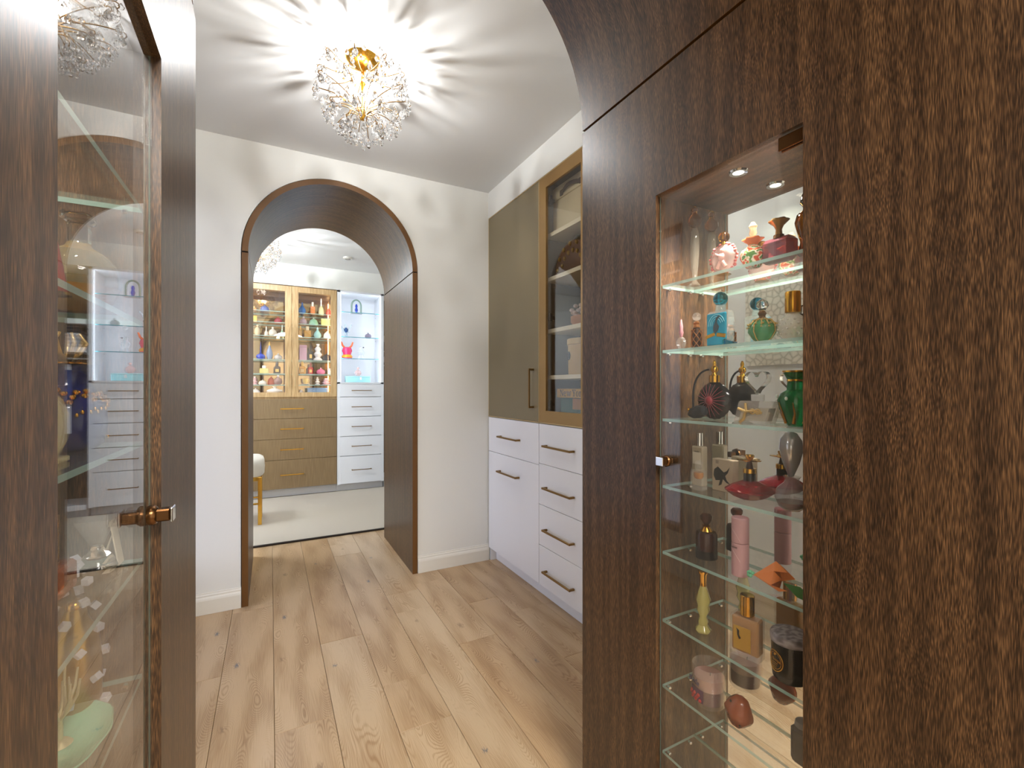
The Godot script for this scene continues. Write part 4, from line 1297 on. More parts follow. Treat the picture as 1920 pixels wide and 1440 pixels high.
	part(t, "stem", MB.new().cyl(Vector3(0, 0.069, 0), 0.008, 0.004, 0.018, 12), mat("dark copper", "4a3226", 0.35, 0.5))

	t = thing("perfume_bottle", "round clear bottle with a large silvery oval stopper, near end of the fourth shelf", "perfume bottle", Vector3(0.930, y, -0.549), R)
	part(t, "body", MB.new().lathe([V(0, 0), V(0.014, 0), V(0.025, 0.009), V(0.031, 0.026), V(0.027, 0.044), V(0.014, 0.056), V(0.012, 0.062), V(0.016, 0.069), V(0, 0.069)], 28), pane("silver glass", "a5a5a6", 0.34, 0.03))
	part(t, "perfume", MB.new().lathe([V(0, 0.003), V(0.013, 0.003), V(0.023, 0.010), V(0.026, 0.018), V(0, 0.018)], 20), mat("ruby liquid", "5d1620", 0.2))
	part(t, "stopper", MB.new().lathe([V(0, 0), V(0.006, 0.004), V(0.017, 0.030), V(0.024, 0.056), V(0.022, 0.076), V(0.012, 0.090), V(0, 0.094)], 28, Transform3D(Basis.from_scale(Vector3(1, 1, 0.38)), Vector3(-0.002, 0.066, 0))), mat("silvered glass", "d8d8da", 0.12, 0.55), "silvery oval stopper")

	# --- shelf at 0.87 m
	y = 0.8655
	t = thing("perfume_bottle", "dark brown ribbed bottle with gold collar and brown glass knob, fifth right shelf", "perfume bottle", Vector3(0.943, y, -0.764), R)
	part(t, "body", MB.new().lathe([V(0, 0), V(0.023, 0), V(0.025, 0.003), V(0.025, 0.058), V(0.022, 0.064), V(0.010, 0.066), V(0, 0.066)], 12), mat("brown glass", "34160e", 0.08))
	part(t, "base_band", MB.new().cyl(Vector3(0, 0.001, 0), 0.0256, 0.0256, 0.020, 12), mat("black brown", "170c0a", 0.12))
	part(t, "collar", MB.new().lathe([V(0, 0.066), V(0.014, 0.066), V(0.012, 0.070), V(0.008, 0.076), V(0.010, 0.080), V(0, 0.081)], 16), M["gold"])
	part(t, "knob", MB.new().lathe([V(0, 0.081), V(0.006, 0.082), V(0.014, 0.094), V(0.0145, 0.102), V(0.010, 0.107), V(0, 0.108)], 8), glass("brown amber", "6a2a0c", 0.2), "brown glass knob")

	t = thing("canister", "slim matt pink cylinder with fine pale arcs and a small line of print", "tube", Vector3(0.922, y, -0.658), R)
	part(t, "tube", MB.new().cyl(Vector3(0, 0, 0), 0.0178, 0.0178, 0.072, 28, 0.0012), mat("dusty pink", "c4989a", 0.45))
	part(t, "cap", MB.new().cyl(Vector3(0, 0.0726, 0), 0.0178, 0.0178, 0.056, 28, 0.0018), mat("dusty pink", "c4989a", 0.45))
	var al := MB.new()
	for k in 2:
		var pts := []
		for q in 14:
			var a := -0.9 + 1.5 * q / 13.0
			pts.append(Vector3(sin(a) * 0.0179, (0.034 if k == 0 else 0.079) + 0.026 * (1.0 - pow(q / 13.0, 2.0)), cos(a) * 0.0179))
		al.tube(pts, 0.0004, 4)
	part(t, "pale_arc", al, mat("pale pink", "e8cccc", 0.5))
	words("velvet", 0.006, 0.0003, mat("ink", "1c1a18", 0.7), t, Transform3D(Basis(), Vector3(-0.003, 0.064, 0.0178)))

	t = thing("paper_flower", "folded orange paper tulip lying on its side with a green leaf stem", "paper flower", Vector3(0.915, y, -0.574), R)
	var og := MB.new()
	var tip := Vector3(-0.040, 0.020, 0.012)
	var ring := []
	for i in 6:
		var q := TAU * i / 6
		ring.append(Vector3(0.004 + 0.006 * (i % 2), 0.032 + cos(q) * 0.030, 0.004 + sin(q) * 0.020))
	for i in 6:
		var a: Vector3 = ring[i]
		var b: Vector3 = ring[(i + 1) % 6]
		og.flat(tip, a, b, (a + b) / 2.0 - Vector3(0, 0.032, 0.004))
		var pt: Vector3 = (a + b) / 2.0 + Vector3(0.026, ((a.y + b.y) / 2.0 - 0.032) * -0.2, 0)
		if i % 2 == 0:
			og.flat(a, b, pt, (a + b) / 2.0 - Vector3(0, 0.032, 0.004))
		else:
			og.flat(a, b, Vector3(0.016, 0.028, 0.002), (a + b) / 2.0 - Vector3(0, 0.032, 0.004))
	part(t, "bloom", og, mat("orange paper", "ea8a46", 0.8), "folded orange bloom")
	var ob := MB.new()
	for k in 5:
		ob.ball(tip + Vector3(-0.007 + 0.004 * sin(k * 2.5), 0.004 * cos(k * 2.5), 0.003 * sin(k * 1.7)), 0.0042, 1.0, 8)
	part(t, "bead_cluster", ob, mat("mint bead", "6fbf92", 0.3), "mint green bead cluster")
	var lfm := MB.new()
	lfm.prism(PackedVector2Array([V(0.018, 0.022), V(0.05, 0.026), V(0.075, 0.012), V(0.072, 0.002), V(0.045, 0.004), V(0.030, 0.014)]), 0.000, 0.002)
	part(t, "leaf", lfm, mat("green paper", "3d7a3a", 0.8), "green paper leaf")

	# --- shelf at 0.69 m
	y = 0.6925
	t = thing("perfume_bottle", "clear spiral bottle of pale yellow perfume with a gold cap, sixth right shelf", "perfume bottle", Vector3(0.925, y, -0.759), R)
	var yel := pane("lemon glass", "d8cf7e", 0.45, 0.02)
	part(t, "body", MB.new().lathe([V(0, 0), V(0.016, 0), V(0.018, 0.004), V(0.010, 0.016), V(0.012, 0.024), V(0.008, 0.036), V(0.015, 0.052), V(0.013, 0.062), V(0.017, 0.076), V(0.013, 0.090), V(0.011, 0.098), V(0.006, 0.112), V(0, 0.112)], 20, Transform3D(), 0.08, 5), yel)
	part(t, "cap", MB.new().lathe([V(0, 0.110), V(0.0075, 0.110), V(0.009, 0.138), V(0.0115, 0.141), V(0.0115, 0.146), V(0, 0.146)], 20), M["polished gold"])

	t = thing("perfume_bottle", "square bottle of tan perfume with a gold label and round gold cap, sixth shelf", "perfume bottle", Vector3(0.922, y, -0.641), R + 0.22)
	part(t, "body", MB.new().box(Vector3(0, 0.046, 0), Vector3(0.062, 0.092, 0.034), 0.004), pane("clear thick b", "e0ddd6", 0.10, 0.02))
	part(t, "perfume", MB.new().box(Vector3(0, 0.050, 0), Vector3(0.056, 0.076, 0.028), 0.003), glass("tan spirit", "c58f56", 0.8))
	part(t, "label", MB.new().box(Vector3(-0.004, 0.044, 0.0173), Vector3(0.036, 0.050, 0.0008)), mat("gold label", "c99f4c", 0.35, 0.4), "gold paper label")
	part(t, "label_mark", MB.new().prism(PackedVector2Array([V(-0.016, 0.064), V(-0.010, 0.060), V(-0.010, 0.050), V(-0.006, 0.044), V(-0.010, 0.041), V(-0.014, 0.050), V(-0.014, 0.058)]), 0.0177, 0.0182), mat("ink", "1c1a18", 0.7))
	part(t, "cap", MB.new().cyl(Vector3(0, 0.092, 0), 0.0145, 0.0145, 0.044, 24, 0.0012), M["polished gold"])

	var mn := noise(90)
	t = thing("candle_jar", "black embossed candle jar with a marbled grey lid and gold oval label", "candle", Vector3(0.930, y, -0.552), R)
	part(t, "jar", MB.new().lathe([V(0, 0), V(0.028, 0), V(0.032, 0.004), V(0.0335, 0.020), V(0.0345, 0.076), V(0, 0.076)], 32), mat("black jar", "100e10", 0.15))
	part(t, "lid", MB.new().lathe([V(0, 0.0762), V(0.036, 0.0762), V(0.0365, 0.080), V(0.0365, 0.090), V(0.0345, 0.093), V(0, 0.094)], 32), textured("marble", picture(64, 64, func(px: int, py: int) -> Color:
		return Color("6c6468").lerp(Color("a8a0a2"), clampf(0.5 + 0.7 * mn.get_noise_2d(px * 0.06, py * 0.09), 0, 1))), 0.3, Vector3(14, 14, 14)), "marbled grey lid")
	var ov := MB.new()
	for k in 2:
		var pts := []
		for q in 29:
			var a := TAU * q / 28
			var ang := -0.35 + cos(a) * (0.52 - 0.10 * k)
			pts.append(Vector3(sin(ang) * 0.0346, 0.040 + sin(a) * (0.020 - 0.004 * k), cos(ang) * 0.0346))
		ov.tube(pts, 0.0013 - 0.0007 * k, 5)
	part(t, "oval_label", ov, M["gold"], "gold oval label outline")
	words("voluspa", 0.0075, 0.0012, M["gold"], t, Transform3D(Basis(Vector3.UP, -0.35), Vector3(sin(-0.35) * 0.0334, 0.042, cos(-0.35) * 0.0334)))
	var em := MB.new()
	em.ball(Vector3(sin(-0.35) * 0.034, 0.053, cos(-0.35) * 0.034), 0.0028, 1.0, 8)
	for k in 3:
		em.xbox(Transform3D(Basis(Vector3.UP, -0.35), Vector3(sin(-0.35) * 0.0343, 0.036 - 0.004 * k, cos(-0.35) * 0.0343)), Vector3(0.016 - 0.003 * k, 0.0009, 0.001))
	part(t, "label_emblem", em, M["gold"])

	# --- shelf at 0.53 m
	y = 0.5255
	t = thing("candle_jar", "glass candle jar of purple-pink wax with a printed berry label, bottom right shelf", "candle", Vector3(0.932, y, -0.748), R)
	part(t, "jar", MB.new().lathe([V(0, 0), V(0.034, 0), V(0.037, 0.004), V(0.0385, 0.082), V(0.0385, 0.0905), V(0.037, 0.092), V(0.0355, 0.09), V(0.035, 0.008), V(0, 0.006)], 32), pane("jar glass", "e6e0de", 0.06, 0.02))
	part(t, "wax", MB.new().lathe([V(0, 0.0085), V(0.0335, 0.009), V(0.0342, 0.04), V(0, 0.04)], 28), mat("plum wax", "572634", 0.5), "dark plum lower wax layer")
	part(t, "wax", MB.new().lathe([V(0, 0.0405), V(0.0342, 0.0405), V(0.0347, 0.066), V(0, 0.065)], 28), mat("rose wax", "b28a80", 0.5), "paler rose upper wax layer")
	part(t, "wick", MB.new().tube([Vector3(0.004, 0.065, 0), Vector3(0.005, 0.073, 0.001)], 0.001, 5), mat("ink", "1c1a18", 0.7))
	var lb := MB.new()
	for q in 10:
		var a0 := -0.75 + 0.11 * q
		var a1 := a0 + 0.11
		lb.quad(Vector3(sin(a0) * 0.0389, 0.014, cos(a0) * 0.0389), Vector3(sin(a1) * 0.0389, 0.014, cos(a1) * 0.0389), Vector3(sin(a1) * 0.0389, 0.044, cos(a1) * 0.0389), Vector3(sin(a0) * 0.0389, 0.044, cos(a0) * 0.0389), Vector3(sin(a0), 0, cos(a0)))
	part(t, "label", lb, mat("berry print", "4a2a4e", 0.5))
	var br := MB.new()
	for k in 9:
		var a := -0.65 + 0.1 * k
		br.ball(Vector3(sin(a) * 0.0385, 0.024 + 0.007 * sin(k * 2.1), cos(a) * 0.0385), 0.0042, 1.0, 8)
	part(t, "berry_print", br, mat("berry red", "a83034", 0.4), "red and blue berry print")
	words("glade", 0.016, 0.0006, mat("label blue", "2b3566", 0.6), t, Transform3D(Basis(Vector3.UP, -0.3), Vector3(sin(-0.3) * 0.0388, 0.058, cos(-0.3) * 0.0388)))

	t = thing("carved_nut", "glossy reddish-brown carved nut pierced with small holes, bottom right shelf", "ornament", Vector3(0.92, y, -0.660), R)
	var nut := MB.new()
	var prof := []
	for k in 13:
		var q := PI * k / 12
		prof.append(V(sin(q) * 0.028 * (1.0 + 0.08 * sin(q * 5.0)), 0.036 - cos(q) * 0.0355))
	nut.lathe(prof, 26, Transform3D(Basis(Vector3(0, 0, 1), -0.25).scaled_local(Vector3(1.05, 1, 0.8)), Vector3(-0.009, 0.0015, 0)), 0.05, 7)
	part(t, "shell", nut, mat("nut brown", "8a3f22", 0.25))
	var hl := MB.new()
	for h in [[-0.010, 0.058], [0.006, 0.052], [-0.014, 0.028], [0.004, 0.022], [0.013, 0.018]]:
		hl.ball(Vector3(h[0], h[1], 0.0195 - absf(h[1] - 0.036) * 0.28), 0.0028, 1.0, 8)
	part(t, "hole", hl, mat("hole black", "160a06", 0.8))
	t = thing("stone_ornament", "dark slate ornament at the near end of the bottom right shelf", "ornament", Vector3(0.945, y, -0.535), R)
	part(t, "block", MB.new().box(Vector3(0, 0.038, 0), Vector3(0.040, 0.076, 0.034), 0.008), mat("slate", "3a3d3e", 0.5))
	part(t, "cap", MB.new().lathe([V(0, 0.076), V(0.016, 0.076), V(0.014, 0.086), V(0, 0.090)], 10), mat("slate light", "6b6f70", 0.5))

func build_left_collection() -> void:
	var L := PI / 2
	# second shelf down
	var y := 1.3775
	var t := thing("decanter", "round clear glass decanter with amber liquid and a square crystal neck, left cabinet", "decanter", Vector3(-0.214, y, -0.765), L)
	part(t, "body", MB.new().lathe([V(0, 0), V(0.018, 0), V(0.034, 0.012), V(0.043, 0.034), V(0.041, 0.054), V(0.028, 0.072), V(0.014, 0.080), V(0.011, 0.086), V(0, 0.086)], 32), glass("decanter glass", "f4e8b4", 0.08))
	part(t, "liquid", MB.new().lathe([V(0, 0.003), V(0.018, 0.003), V(0.032, 0.013), V(0.039, 0.030), V(0, 0.030)], 28), glass("honey", "e0aa20", 0.45), "honey amber liquid")
	part(t, "neck", MB.new().box(Vector3(0, 0.098, 0), Vector3(0.020, 0.026, 0.020), 0.002), glass("crystal solid", "f4f4f4"))
	part(t, "stopper", MB.new().box(Vector3(0, 0.117, 0), Vector3(0.030, 0.012, 0.030), 0.003), glass("crystal solid", "f4f4f4"))
	t = thing("red_cone", "slim red glass cone near the front of the left cabinet's second shelf", "ornament", Vector3(-0.205, y, -0.645), L)
	part(t, "cone", MB.new().lathe([V(0, 0), V(0.016, 0), V(0.0165, 0.003), V(0.003, 0.088), V(0, 0.089)], 20), mat("red glass", "8f1f24", 0.15))
	part(t, "foot", MB.new().cyl(Vector3(0, 0, 0), 0.019, 0.018, 0.003, 20), M["gold"])
	t = thing("gilt_cross", "small gilt stand shaped like a cross beside the round decanter", "stand", Vector3(-0.245, y, -0.715), L)
	var g := MB.new()
	g.box(Vector3(0, 0.033, 0), Vector3(0.004, 0.064, 0.004), 0.001)
	g.box(Vector3(0, 0.044, 0), Vector3(0.034, 0.004, 0.004), 0.001)
	part(t, "frame", g, M["gold"])
	part(t, "base", MB.new().cyl(Vector3.ZERO, 0.012, 0.01, 0.004, 16), M["gold"])
	t = thing("beaded_bottle", "little bottle studded with gold and navy beads behind the decanter", "perfume bottle", Vector3(-0.247, y, -0.808), L)
	part(t, "body", MB.new().cyl(Vector3.ZERO, 0.017, 0.013, 0.05, 18), mat("navy", "161d48", 0.2))
	var bd := MB.new()
	rng.seed = 31
	for i in 40:
		var q := i * 2.39996
		var h := 0.004 + 0.044 * i / 40.0
		var r := 0.017 - 0.004 * h / 0.05
		bd.ball(Vector3(sin(q) * r, h, cos(q) * r), 0.0034, 1.0, 6)
	part(t, "gold_beads", bd, M["polished gold"])
	# third shelf down
	y = 1.2035
	t = thing("vase", "navy blue glass vase with a gold encrusted band and gilt flower stopper, left cabinet", "vase", Vector3(-0.222, y, -0.752), L)
	part(t, "body", MB.new().lathe([V(0, 0), V(0.026, 0), V(0.036, 0.008), V(0.040, 0.034), V(0.038, 0.062), V(0.028, 0.074), V(0.022, 0.086), V(0.026, 0.102), V(0.030, 0.106), V(0, 0.106)], 8), glass("navy glass", "131f6a", 0.6, 0.05))
	var gb := MB.new()
	for i in 46:
		var q := i * 2.39996
		var h := 0.060 + 0.016 * ((i * 7) % 11) / 11.0
		var r := lerpf(0.0385, 0.027, clampf((h - 0.060) / 0.016, 0, 1))
		gb.ball(Vector3(sin(q) * r, h, cos(q) * r), 0.0042, 0.8, 7)
	for i in 40:
		var q := i * 2.39996 + 1.0
		var h := 0.014 + 0.044 * ((i * 5) % 13) / 13.0
		gb.ball(Vector3(sin(q) * 0.0385, h, cos(q) * 0.0385), 0.0022, 1.3, 6)
	part(t, "gold_band", gb, M["gold"], "encrusted gold band")
	part(t, "rim", MB.new().lathe([V(0.028, 0.1045), V(0.0315, 0.106), V(0.028, 0.108)], 8), M["gold"])
	var fl := MB.new()
	for i in 7:
		var q := TAU * i / 7
		var d := Vector3(sin(q), 0, cos(q))
		fl.tube([Vector3(0, 0.107, 0), d * 0.012 + Vector3(0, 0.118, 0), d * 0.019 + Vector3(0, 0.132 + 0.005 * (i % 2), 0), d * 0.012 + Vector3(0, 0.144, 0)], 0.0040, 6, 0.0018)
	part(t, "flower_stopper", fl, mat("pale gold", "d9b878", 0.3, 0.8), "gilt flower stopper")
	t = thing("glass_disc", "round pale gold glass disc on edge in front of the navy vase", "ornament", Vector3(-0.197, y, -0.632), L)
	part(t, "disc", MB.new().lathe([V(0, -0.009), V(0.02, -0.008), V(0.0315, -0.003), V(0.033, 0), V(0.0315, 0.003), V(0.02, 0.008), V(0, 0.009)], 36, facing(Vector3(0, 0.038, 0))), pane("champagne glass", "dccf9a", 0.45, 0.03))
	part(t, "rim", MB.new().lathe([V(0.0325, -0.0018), V(0.0345, 0), V(0.0325, 0.0018)], 36, facing(Vector3(0, 0.038, 0))), pane("clear glass", "f4f6f4", 0.12))
	part(t, "foot", MB.new().box(Vector3(0, 0.003, 0), Vector3(0.03, 0.006, 0.018), 0.001), pane("champagne glass", "dccf9a", 0.45, 0.03))
	t = thing("perfume_bottle", "small bottle with a smooth gold teardrop stopper beside the pale glass disc", "perfume bottle", Vector3(-0.235, y, -0.672), L)
	part(t, "body", MB.new().cyl(Vector3.ZERO, 0.014, 0.010, 0.085, 16, 0.001), mat("black enamel b", "120d10", 0.12))
	part(t, "stopper", MB.new().lathe([V(0, 0.085), V(0.004, 0.086), V(0.012, 0.104), V(0.012, 0.114), V(0.005, 0.124), V(0, 0.126)], 18), mat("pale gold", "d9b878", 0.3, 0.8))
	# fourth shelf down
	y = 1.0335
	t = thing("perfume_bottle", "amber orange rectangular bottle in a gilt frame, fourth shelf of left cabinet", "perfume bottle", Vector3(-0.228, y, -0.735), L)
	part(t, "body", MB.new().box(Vector3(0, 0.018, 0), Vector3(0.048, 0.036, 0.03), 0.004), glass("orange glass", "c8641c", 0.3))
	part(t, "frame", MB.new().box(Vector3(-0.018, 0.056, 0), Vector3(0.006, 0.074, 0.006), 0.001).box(Vector3(0.006, 0.056, 0), Vector3(0.006, 0.074, 0.006), 0.001).box(Vector3(-0.006, 0.091, 0), Vector3(0.030, 0.006, 0.006), 0.001), M["bronze"])
	part(t, "stopper", MB.new().box(Vector3(-0.006, 0.062, 0), Vector3(0.016, 0.050, 0.010), 0.003), glass("amber glass", "d9922e"))
	t = thing("perfume_bottle", "cut crystal bottle with a wide flared clear top, fourth shelf of left cabinet", "perfume bottle", Vector3(-0.205, y, -0.800), L)
	part(t, "body", MB.new().lathe([V(0, 0), V(0.018, 0), V(0.022, 0.008), V(0.016, 0.022), V(0.008, 0.030), V(0.006, 0.036), V(0, 0.036)], 10), glass("crystal solid", "f4f4f4"))
	part(t, "flared_top", MB.new().lathe([V(0.0, 0.036), V(0.008, 0.037), V(0.026, 0.070), V(0.027, 0.072), V(0.024, 0.071), V(0.006, 0.040), V(0, 0.04)], 4, Transform3D(Basis(Vector3.UP, PI / 4), Vector3.ZERO)), pane("clear glass", "f4f6f4", 0.12))
	t = thing("card", "small cream card standing at the far end of the left cabinet's fourth shelf", "card", Vector3(-0.190, y, -0.822), L)
	part(t, "card", MB.new().xbox(Transform3D(Basis(Vector3(1, 0, 0), -0.15), Vector3(0, 0.032, 0)), Vector3(0.024, 0.062, 0.0015)), mat("cream card", "e2d6bc", 0.7))
	part(t, "easel", MB.new().xbox(Transform3D(Basis(Vector3(1, 0, 0), 0.3), Vector3(0, 0.024, -0.01)), Vector3(0.010, 0.048, 0.0015)), mat("cream card", "e2d6bc", 0.7))
	# fifth shelf down
	y = 0.8655
	t = thing("jewelled_bottle", "tall gold bottle hung with clusters of cube crystals, fifth shelf of left cabinet", "perfume bottle", Vector3(-0.220, y, -0.773), L)
	part(t, "body", MB.new().lathe([V(0, 0), V(0.022, 0), V(0.026, 0.006), V(0.027, 0.06), V(0.023, 0.10), V(0.014, 0.12), V(0.010, 0.135), V(0, 0.130)], 18), mat("old gold", "a8843c", 0.3, 0.9))
	part(t, "stopper", MB.new().ball(Vector3(0, 0.137, 0), 0.010), M["gold"])
	var cu := crystal_cube(0.0088)
	rng.seed = 12
	for i in 26:
		var q := i * 2.39996
		var h := 0.012 + 0.125 * i / 17.0
		var r := lerpf(0.0300, 0.019, pow(h / 0.14, 3.0))
		var o := MeshInstance3D.new()
		o.mesh = cu
		hang(o, "crystal_cube", t)
		o.position = Vector3(sin(q) * r, h, cos(q) * r)
		o.rotation = Vector3(rng.randf() * 3, rng.randf() * 3, rng.randf() * 3)
	t = thing("dish", "oval mint green glass dish holding a golden coral tree, fifth shelf of left cabinet", "dish", Vector3(-0.208, y, -0.690), L)
	var dm := MB.new()
	dm.lathe([V(0, 0), V(0.5, 0), V(0.62, 0.06), V(0.95, 0.34), V(1.0, 0.40), V(0.97, 0.42), V(0.60, 0.14), V(0, 0.10)], 40, Transform3D(Basis.from_scale(Vector3(0.074, 0.044, 0.0430)), Vector3.ZERO), 0.02, 9)
	part(t, "bowl", dm, pane("mint glass", "8fc9a6", 0.72, 0.05))
	t = thing("coral_tree", "pale gold branching coral tree standing in the mint green dish", "ornament", Vector3(-0.214, y + 0.0055, -0.705), L)
	var ct := MB.new()
	ct.tube([Vector3(0, 0, 0), Vector3(0.001, 0.02, 0), Vector3(0, 0.03, 0)], 0.0035, 7, 0.0026)
	for i in 8:
		var q := TAU * i / 8 + 0.2
		var d := Vector3(sin(q), 0, cos(q) * 0.6)
		ct.tube([Vector3(0, 0.028, 0), d * 0.012 + Vector3(0, 0.036, 0), d * 0.024 + Vector3(0, 0.05 + 0.004 * (i % 3), 0), d * 0.028 + Vector3(0, 0.068 + 0.006 * (i % 3), 0)], 0.0022, 6, 0.0012)
		ct.tube([d * 0.014 + Vector3(0, 0.038, 0), d * 0.016 + Vector3(0, 0.052, 0), d * 0.014 + Vector3(0, 0.066 + 0.004 * (i % 2), 0)], 0.0016, 5, 0.0009)
	part(t, "branches", ct, mat("pale gold b", "cdbf94", 0.4, 0.5))
	part(t, "root", MB.new().lathe([V(0, 0), V(0.012, 0), V(0.007, 0.005), V(0, 0.006)], 14), mat("pale gold b", "cdbf94", 0.4, 0.5))

func crystal_cube(s: float) -> ArrayMesh:
	return mesh_of([MB.new().box(Vector3.ZERO, Vector3(s, s, s), s * 0.06), pane("cube crystal", "eef2ff", 0.45, 0.02)])

func build_side_contents() -> void:
	# behind the smoked glass door; the shelves' tops are at 2.21, 1.946, 1.634, 1.357, the floor at 1.089
	var t := thing("storage_box", "cream lidded storage box with a dark leather handle, top shelf behind smoked glass", "box", Vector3(1.625, 2.2105, -2.150))
	part(t, "box", MB.new().box(Vector3(0, 0.10, 0), Vector3(0.20, 0.20, 0.385), 0.003), mat("cream box", "d8c69a", 0.6))
	part(t, "lid", MB.new().box(Vector3(0, 0.240, 0), Vector3(0.208, 0.08, 0.395), 0.003), mat("cream lid", "dccb9f", 0.6))
	var hn := MB.new()
	var pts := []
	for k in 9:
		var q := k / 8.0
		pts.append(Vector3(-0.104 - 0.018 * sin(q * PI), 0.225 + 0.012 * sin(q * PI), lerpf(-0.09, 0.09, q)))
	for k in 8:
		var a: Vector3 = pts[k]
		var b: Vector3 = pts[k + 1]
		hn.xbox(Transform3D(Basis(Vector3(1, 0, 0), Vector3(0, 1, 0), Vector3(0, 0, 1)).rotated(Vector3.UP, atan2(a.x - b.x, a.z - b.z) + PI), (a + b) / 2), Vector3(0.004, 0.022, a.distance_to(b) + 0.002))
	for z in [-0.095, 0.095]:
		hn.box(Vector3(-0.106, 0.225, z), Vector3(0.004, 0.034, 0.030), 0.001)
	part(t, "handle", hn, mat("dark leather", "3a2418", 0.5), "dark leather handle")
	t = thing("handbag", "brown and gold patterned rounded handbag on the second shelf behind smoked glass", "handbag", Vector3(1.575, 1.9465, -2.14))
	var bag := MB.new()
	var prof := PackedVector2Array()
	for k in 25:
		var q := PI * k / 24
		prof.append(V(cos(q) * 0.175, 0.012 + sin(q) * 0.165))
	prof.append(V(-0.165, 0.0))
	prof.append(V(0.165, 0.0))
	bag.prism(prof, -0.055, 0.055, Transform3D(Basis(Vector3(0, 0, 1), Vector3(0, 1, 0), Vector3(-1, 0, 0)), Vector3.ZERO), true)
	part(t, "body", bag, mat("bag brown", "5a3a1c", 0.4))
	var bp := MB.new()
	for k in 14:
		var q := PI * (k + 0.5) / 14
		var rr := 0.10 + 0.045 * (k % 2)
		bp.ball(Vector3(-0.0555, 0.02 + sin(q) * rr, cos(q) * rr), 0.012, 1.2, 10)
	part(t, "gold_pattern", bp, mat("bag gold", "8f6f2a", 0.35, 0.6), "gold motifs")
	var bs := MB.new()
	var hp := []
	for k in 13:
		var q := PI * k / 12
		hp.append(Vector3(-0.01, 0.15 + sin(q) * 0.065, cos(q) * 0.08))
	bs.tube(hp, 0.006, 8)
	part(t, "strap", bs, mat("dark leather", "3a2418", 0.5))
	t = thing("basket", "orange woven basket with pale blossoms on the middle shelf behind smoked glass", "basket", Vector3(1.575, 1.6345, -2.085))
	part(t, "bowl", MB.new().lathe([V(0, 0), V(0.07, 0), V(0.085, 0.02), V(0.085, 0.05), V(0.08, 0.052), V(0, 0.05)], 28, Transform3D(), 0.02, 24), mat("orange straw", "b5703a", 0.7))
	var bl := MB.new()
	rng.seed = 5
	for k in 26:
		var q := k * 2.39996
		var r := 0.072 * sqrt(k / 17.0)
		bl.ball(Vector3(sin(q) * r, 0.06 + 0.05 * rng.randf(), cos(q) * r), 0.014, 0.8, 8)
	part(t, "blossoms", bl, mat("blossom", "e0c8b8", 0.8), "pale blossoms")
	t = thing("hat_box", "round cream hat box with a black emblem and strap on the lower glass-door shelf", "box", Vector3(1.585, 1.3575, -2.085))
	part(t, "drum", MB.new().cyl(Vector3.ZERO, 0.105, 0.108, 0.165, 36, 0.002), mat("hat box cream", "d3ac66", 0.6))
	part(t, "lid", MB.new().cyl(Vector3(0, 0.1655, 0), 0.113, 0.113, 0.035, 36, 0.003), mat("hat box lid", "d8b878", 0.6))
	var em := MB.new()
	for k in 3:
		var p2 := []
		for q in 17:
			var a := TAU * q / 16
			var ang := -PI / 2 - 0.30 + cos(a) * (0.18 - 0.06 * k)
			p2.append(Vector3(sin(ang) * 0.1075, 0.105 + sin(a) * (0.022 - 0.007 * k), cos(ang) * 0.1075))
		em.tube(p2, 0.0028, 6)
	part(t, "emblem", em, mat("emblem black", "1a1816", 0.5), "black round emblem")
	var st := []
	for k in 11:
		var q := PI * k / 10
		st.append(Vector3(-0.04 + 0.01 * sin(q), 0.150 + 0.03 * cos(q), -0.108 - 0.022 * sin(q)))
	part(t, "strap", MB.new().tube(st, 0.005, 8), mat("emblem black", "1a1816", 0.5))
	t = thing("book", "thick yellow book with dark lettering lying on the green box behind smoked glass", "book", Vector3(1.62, 1.225, -2.13))
	part(t, "cover", MB.new().box(Vector3(0, 0.026, 0), Vector3(0.20, 0.052, 0.33), 0.002), mat("book yellow", "c8912c", 0.6))
	words("New York", 0.052, 0.001, mat("emblem black", "1a1816", 0.5), t, Transform3D(Basis(Vector3.UP, -PI / 2), Vector3(-0.1005, 0.026, -0.01)))
	t = thing("game_box", "green and orange printed box under the yellow book, bottom of the smoked glass cabinet", "box", Vector3(1.645, 1.090, -2.12))
	part(t, "box", MB.new().box(Vector3(0, 0.067, 0), Vector3(0.21, 0.135, 0.33), 0.002), mat("box green", "1f5c46", 0.6))
	var op := MB.new()
	op.box(Vector3(-0.1055, 0.10, 0.06), Vector3(0.001, 0.062, 0.20))
	op.box(Vector3(-0.1055, 0.05, 0.15), Vector3(0.001, 0.09, 0.05))
	part(t, "orange_print", op, mat("box orange", "c07a2c", 0.6))
	part(t, "red_print", MB.new().box(Vector3(-0.1055, 0.022, -0.14), Vector3(0.001, 0.038, 0.035)), mat("box red", "b0402a", 0.6))
	# framed print on the left wall, seen in the mirror of the right cabinet
	t = thing("framed_print", "print of cream blossoms on slate in a slim frame, mirrored in the right cabinet", "picture", Vector3(-0.70, 1.42, -1.52))
	var n1 := noise(71)
	var n2 := noise(72)
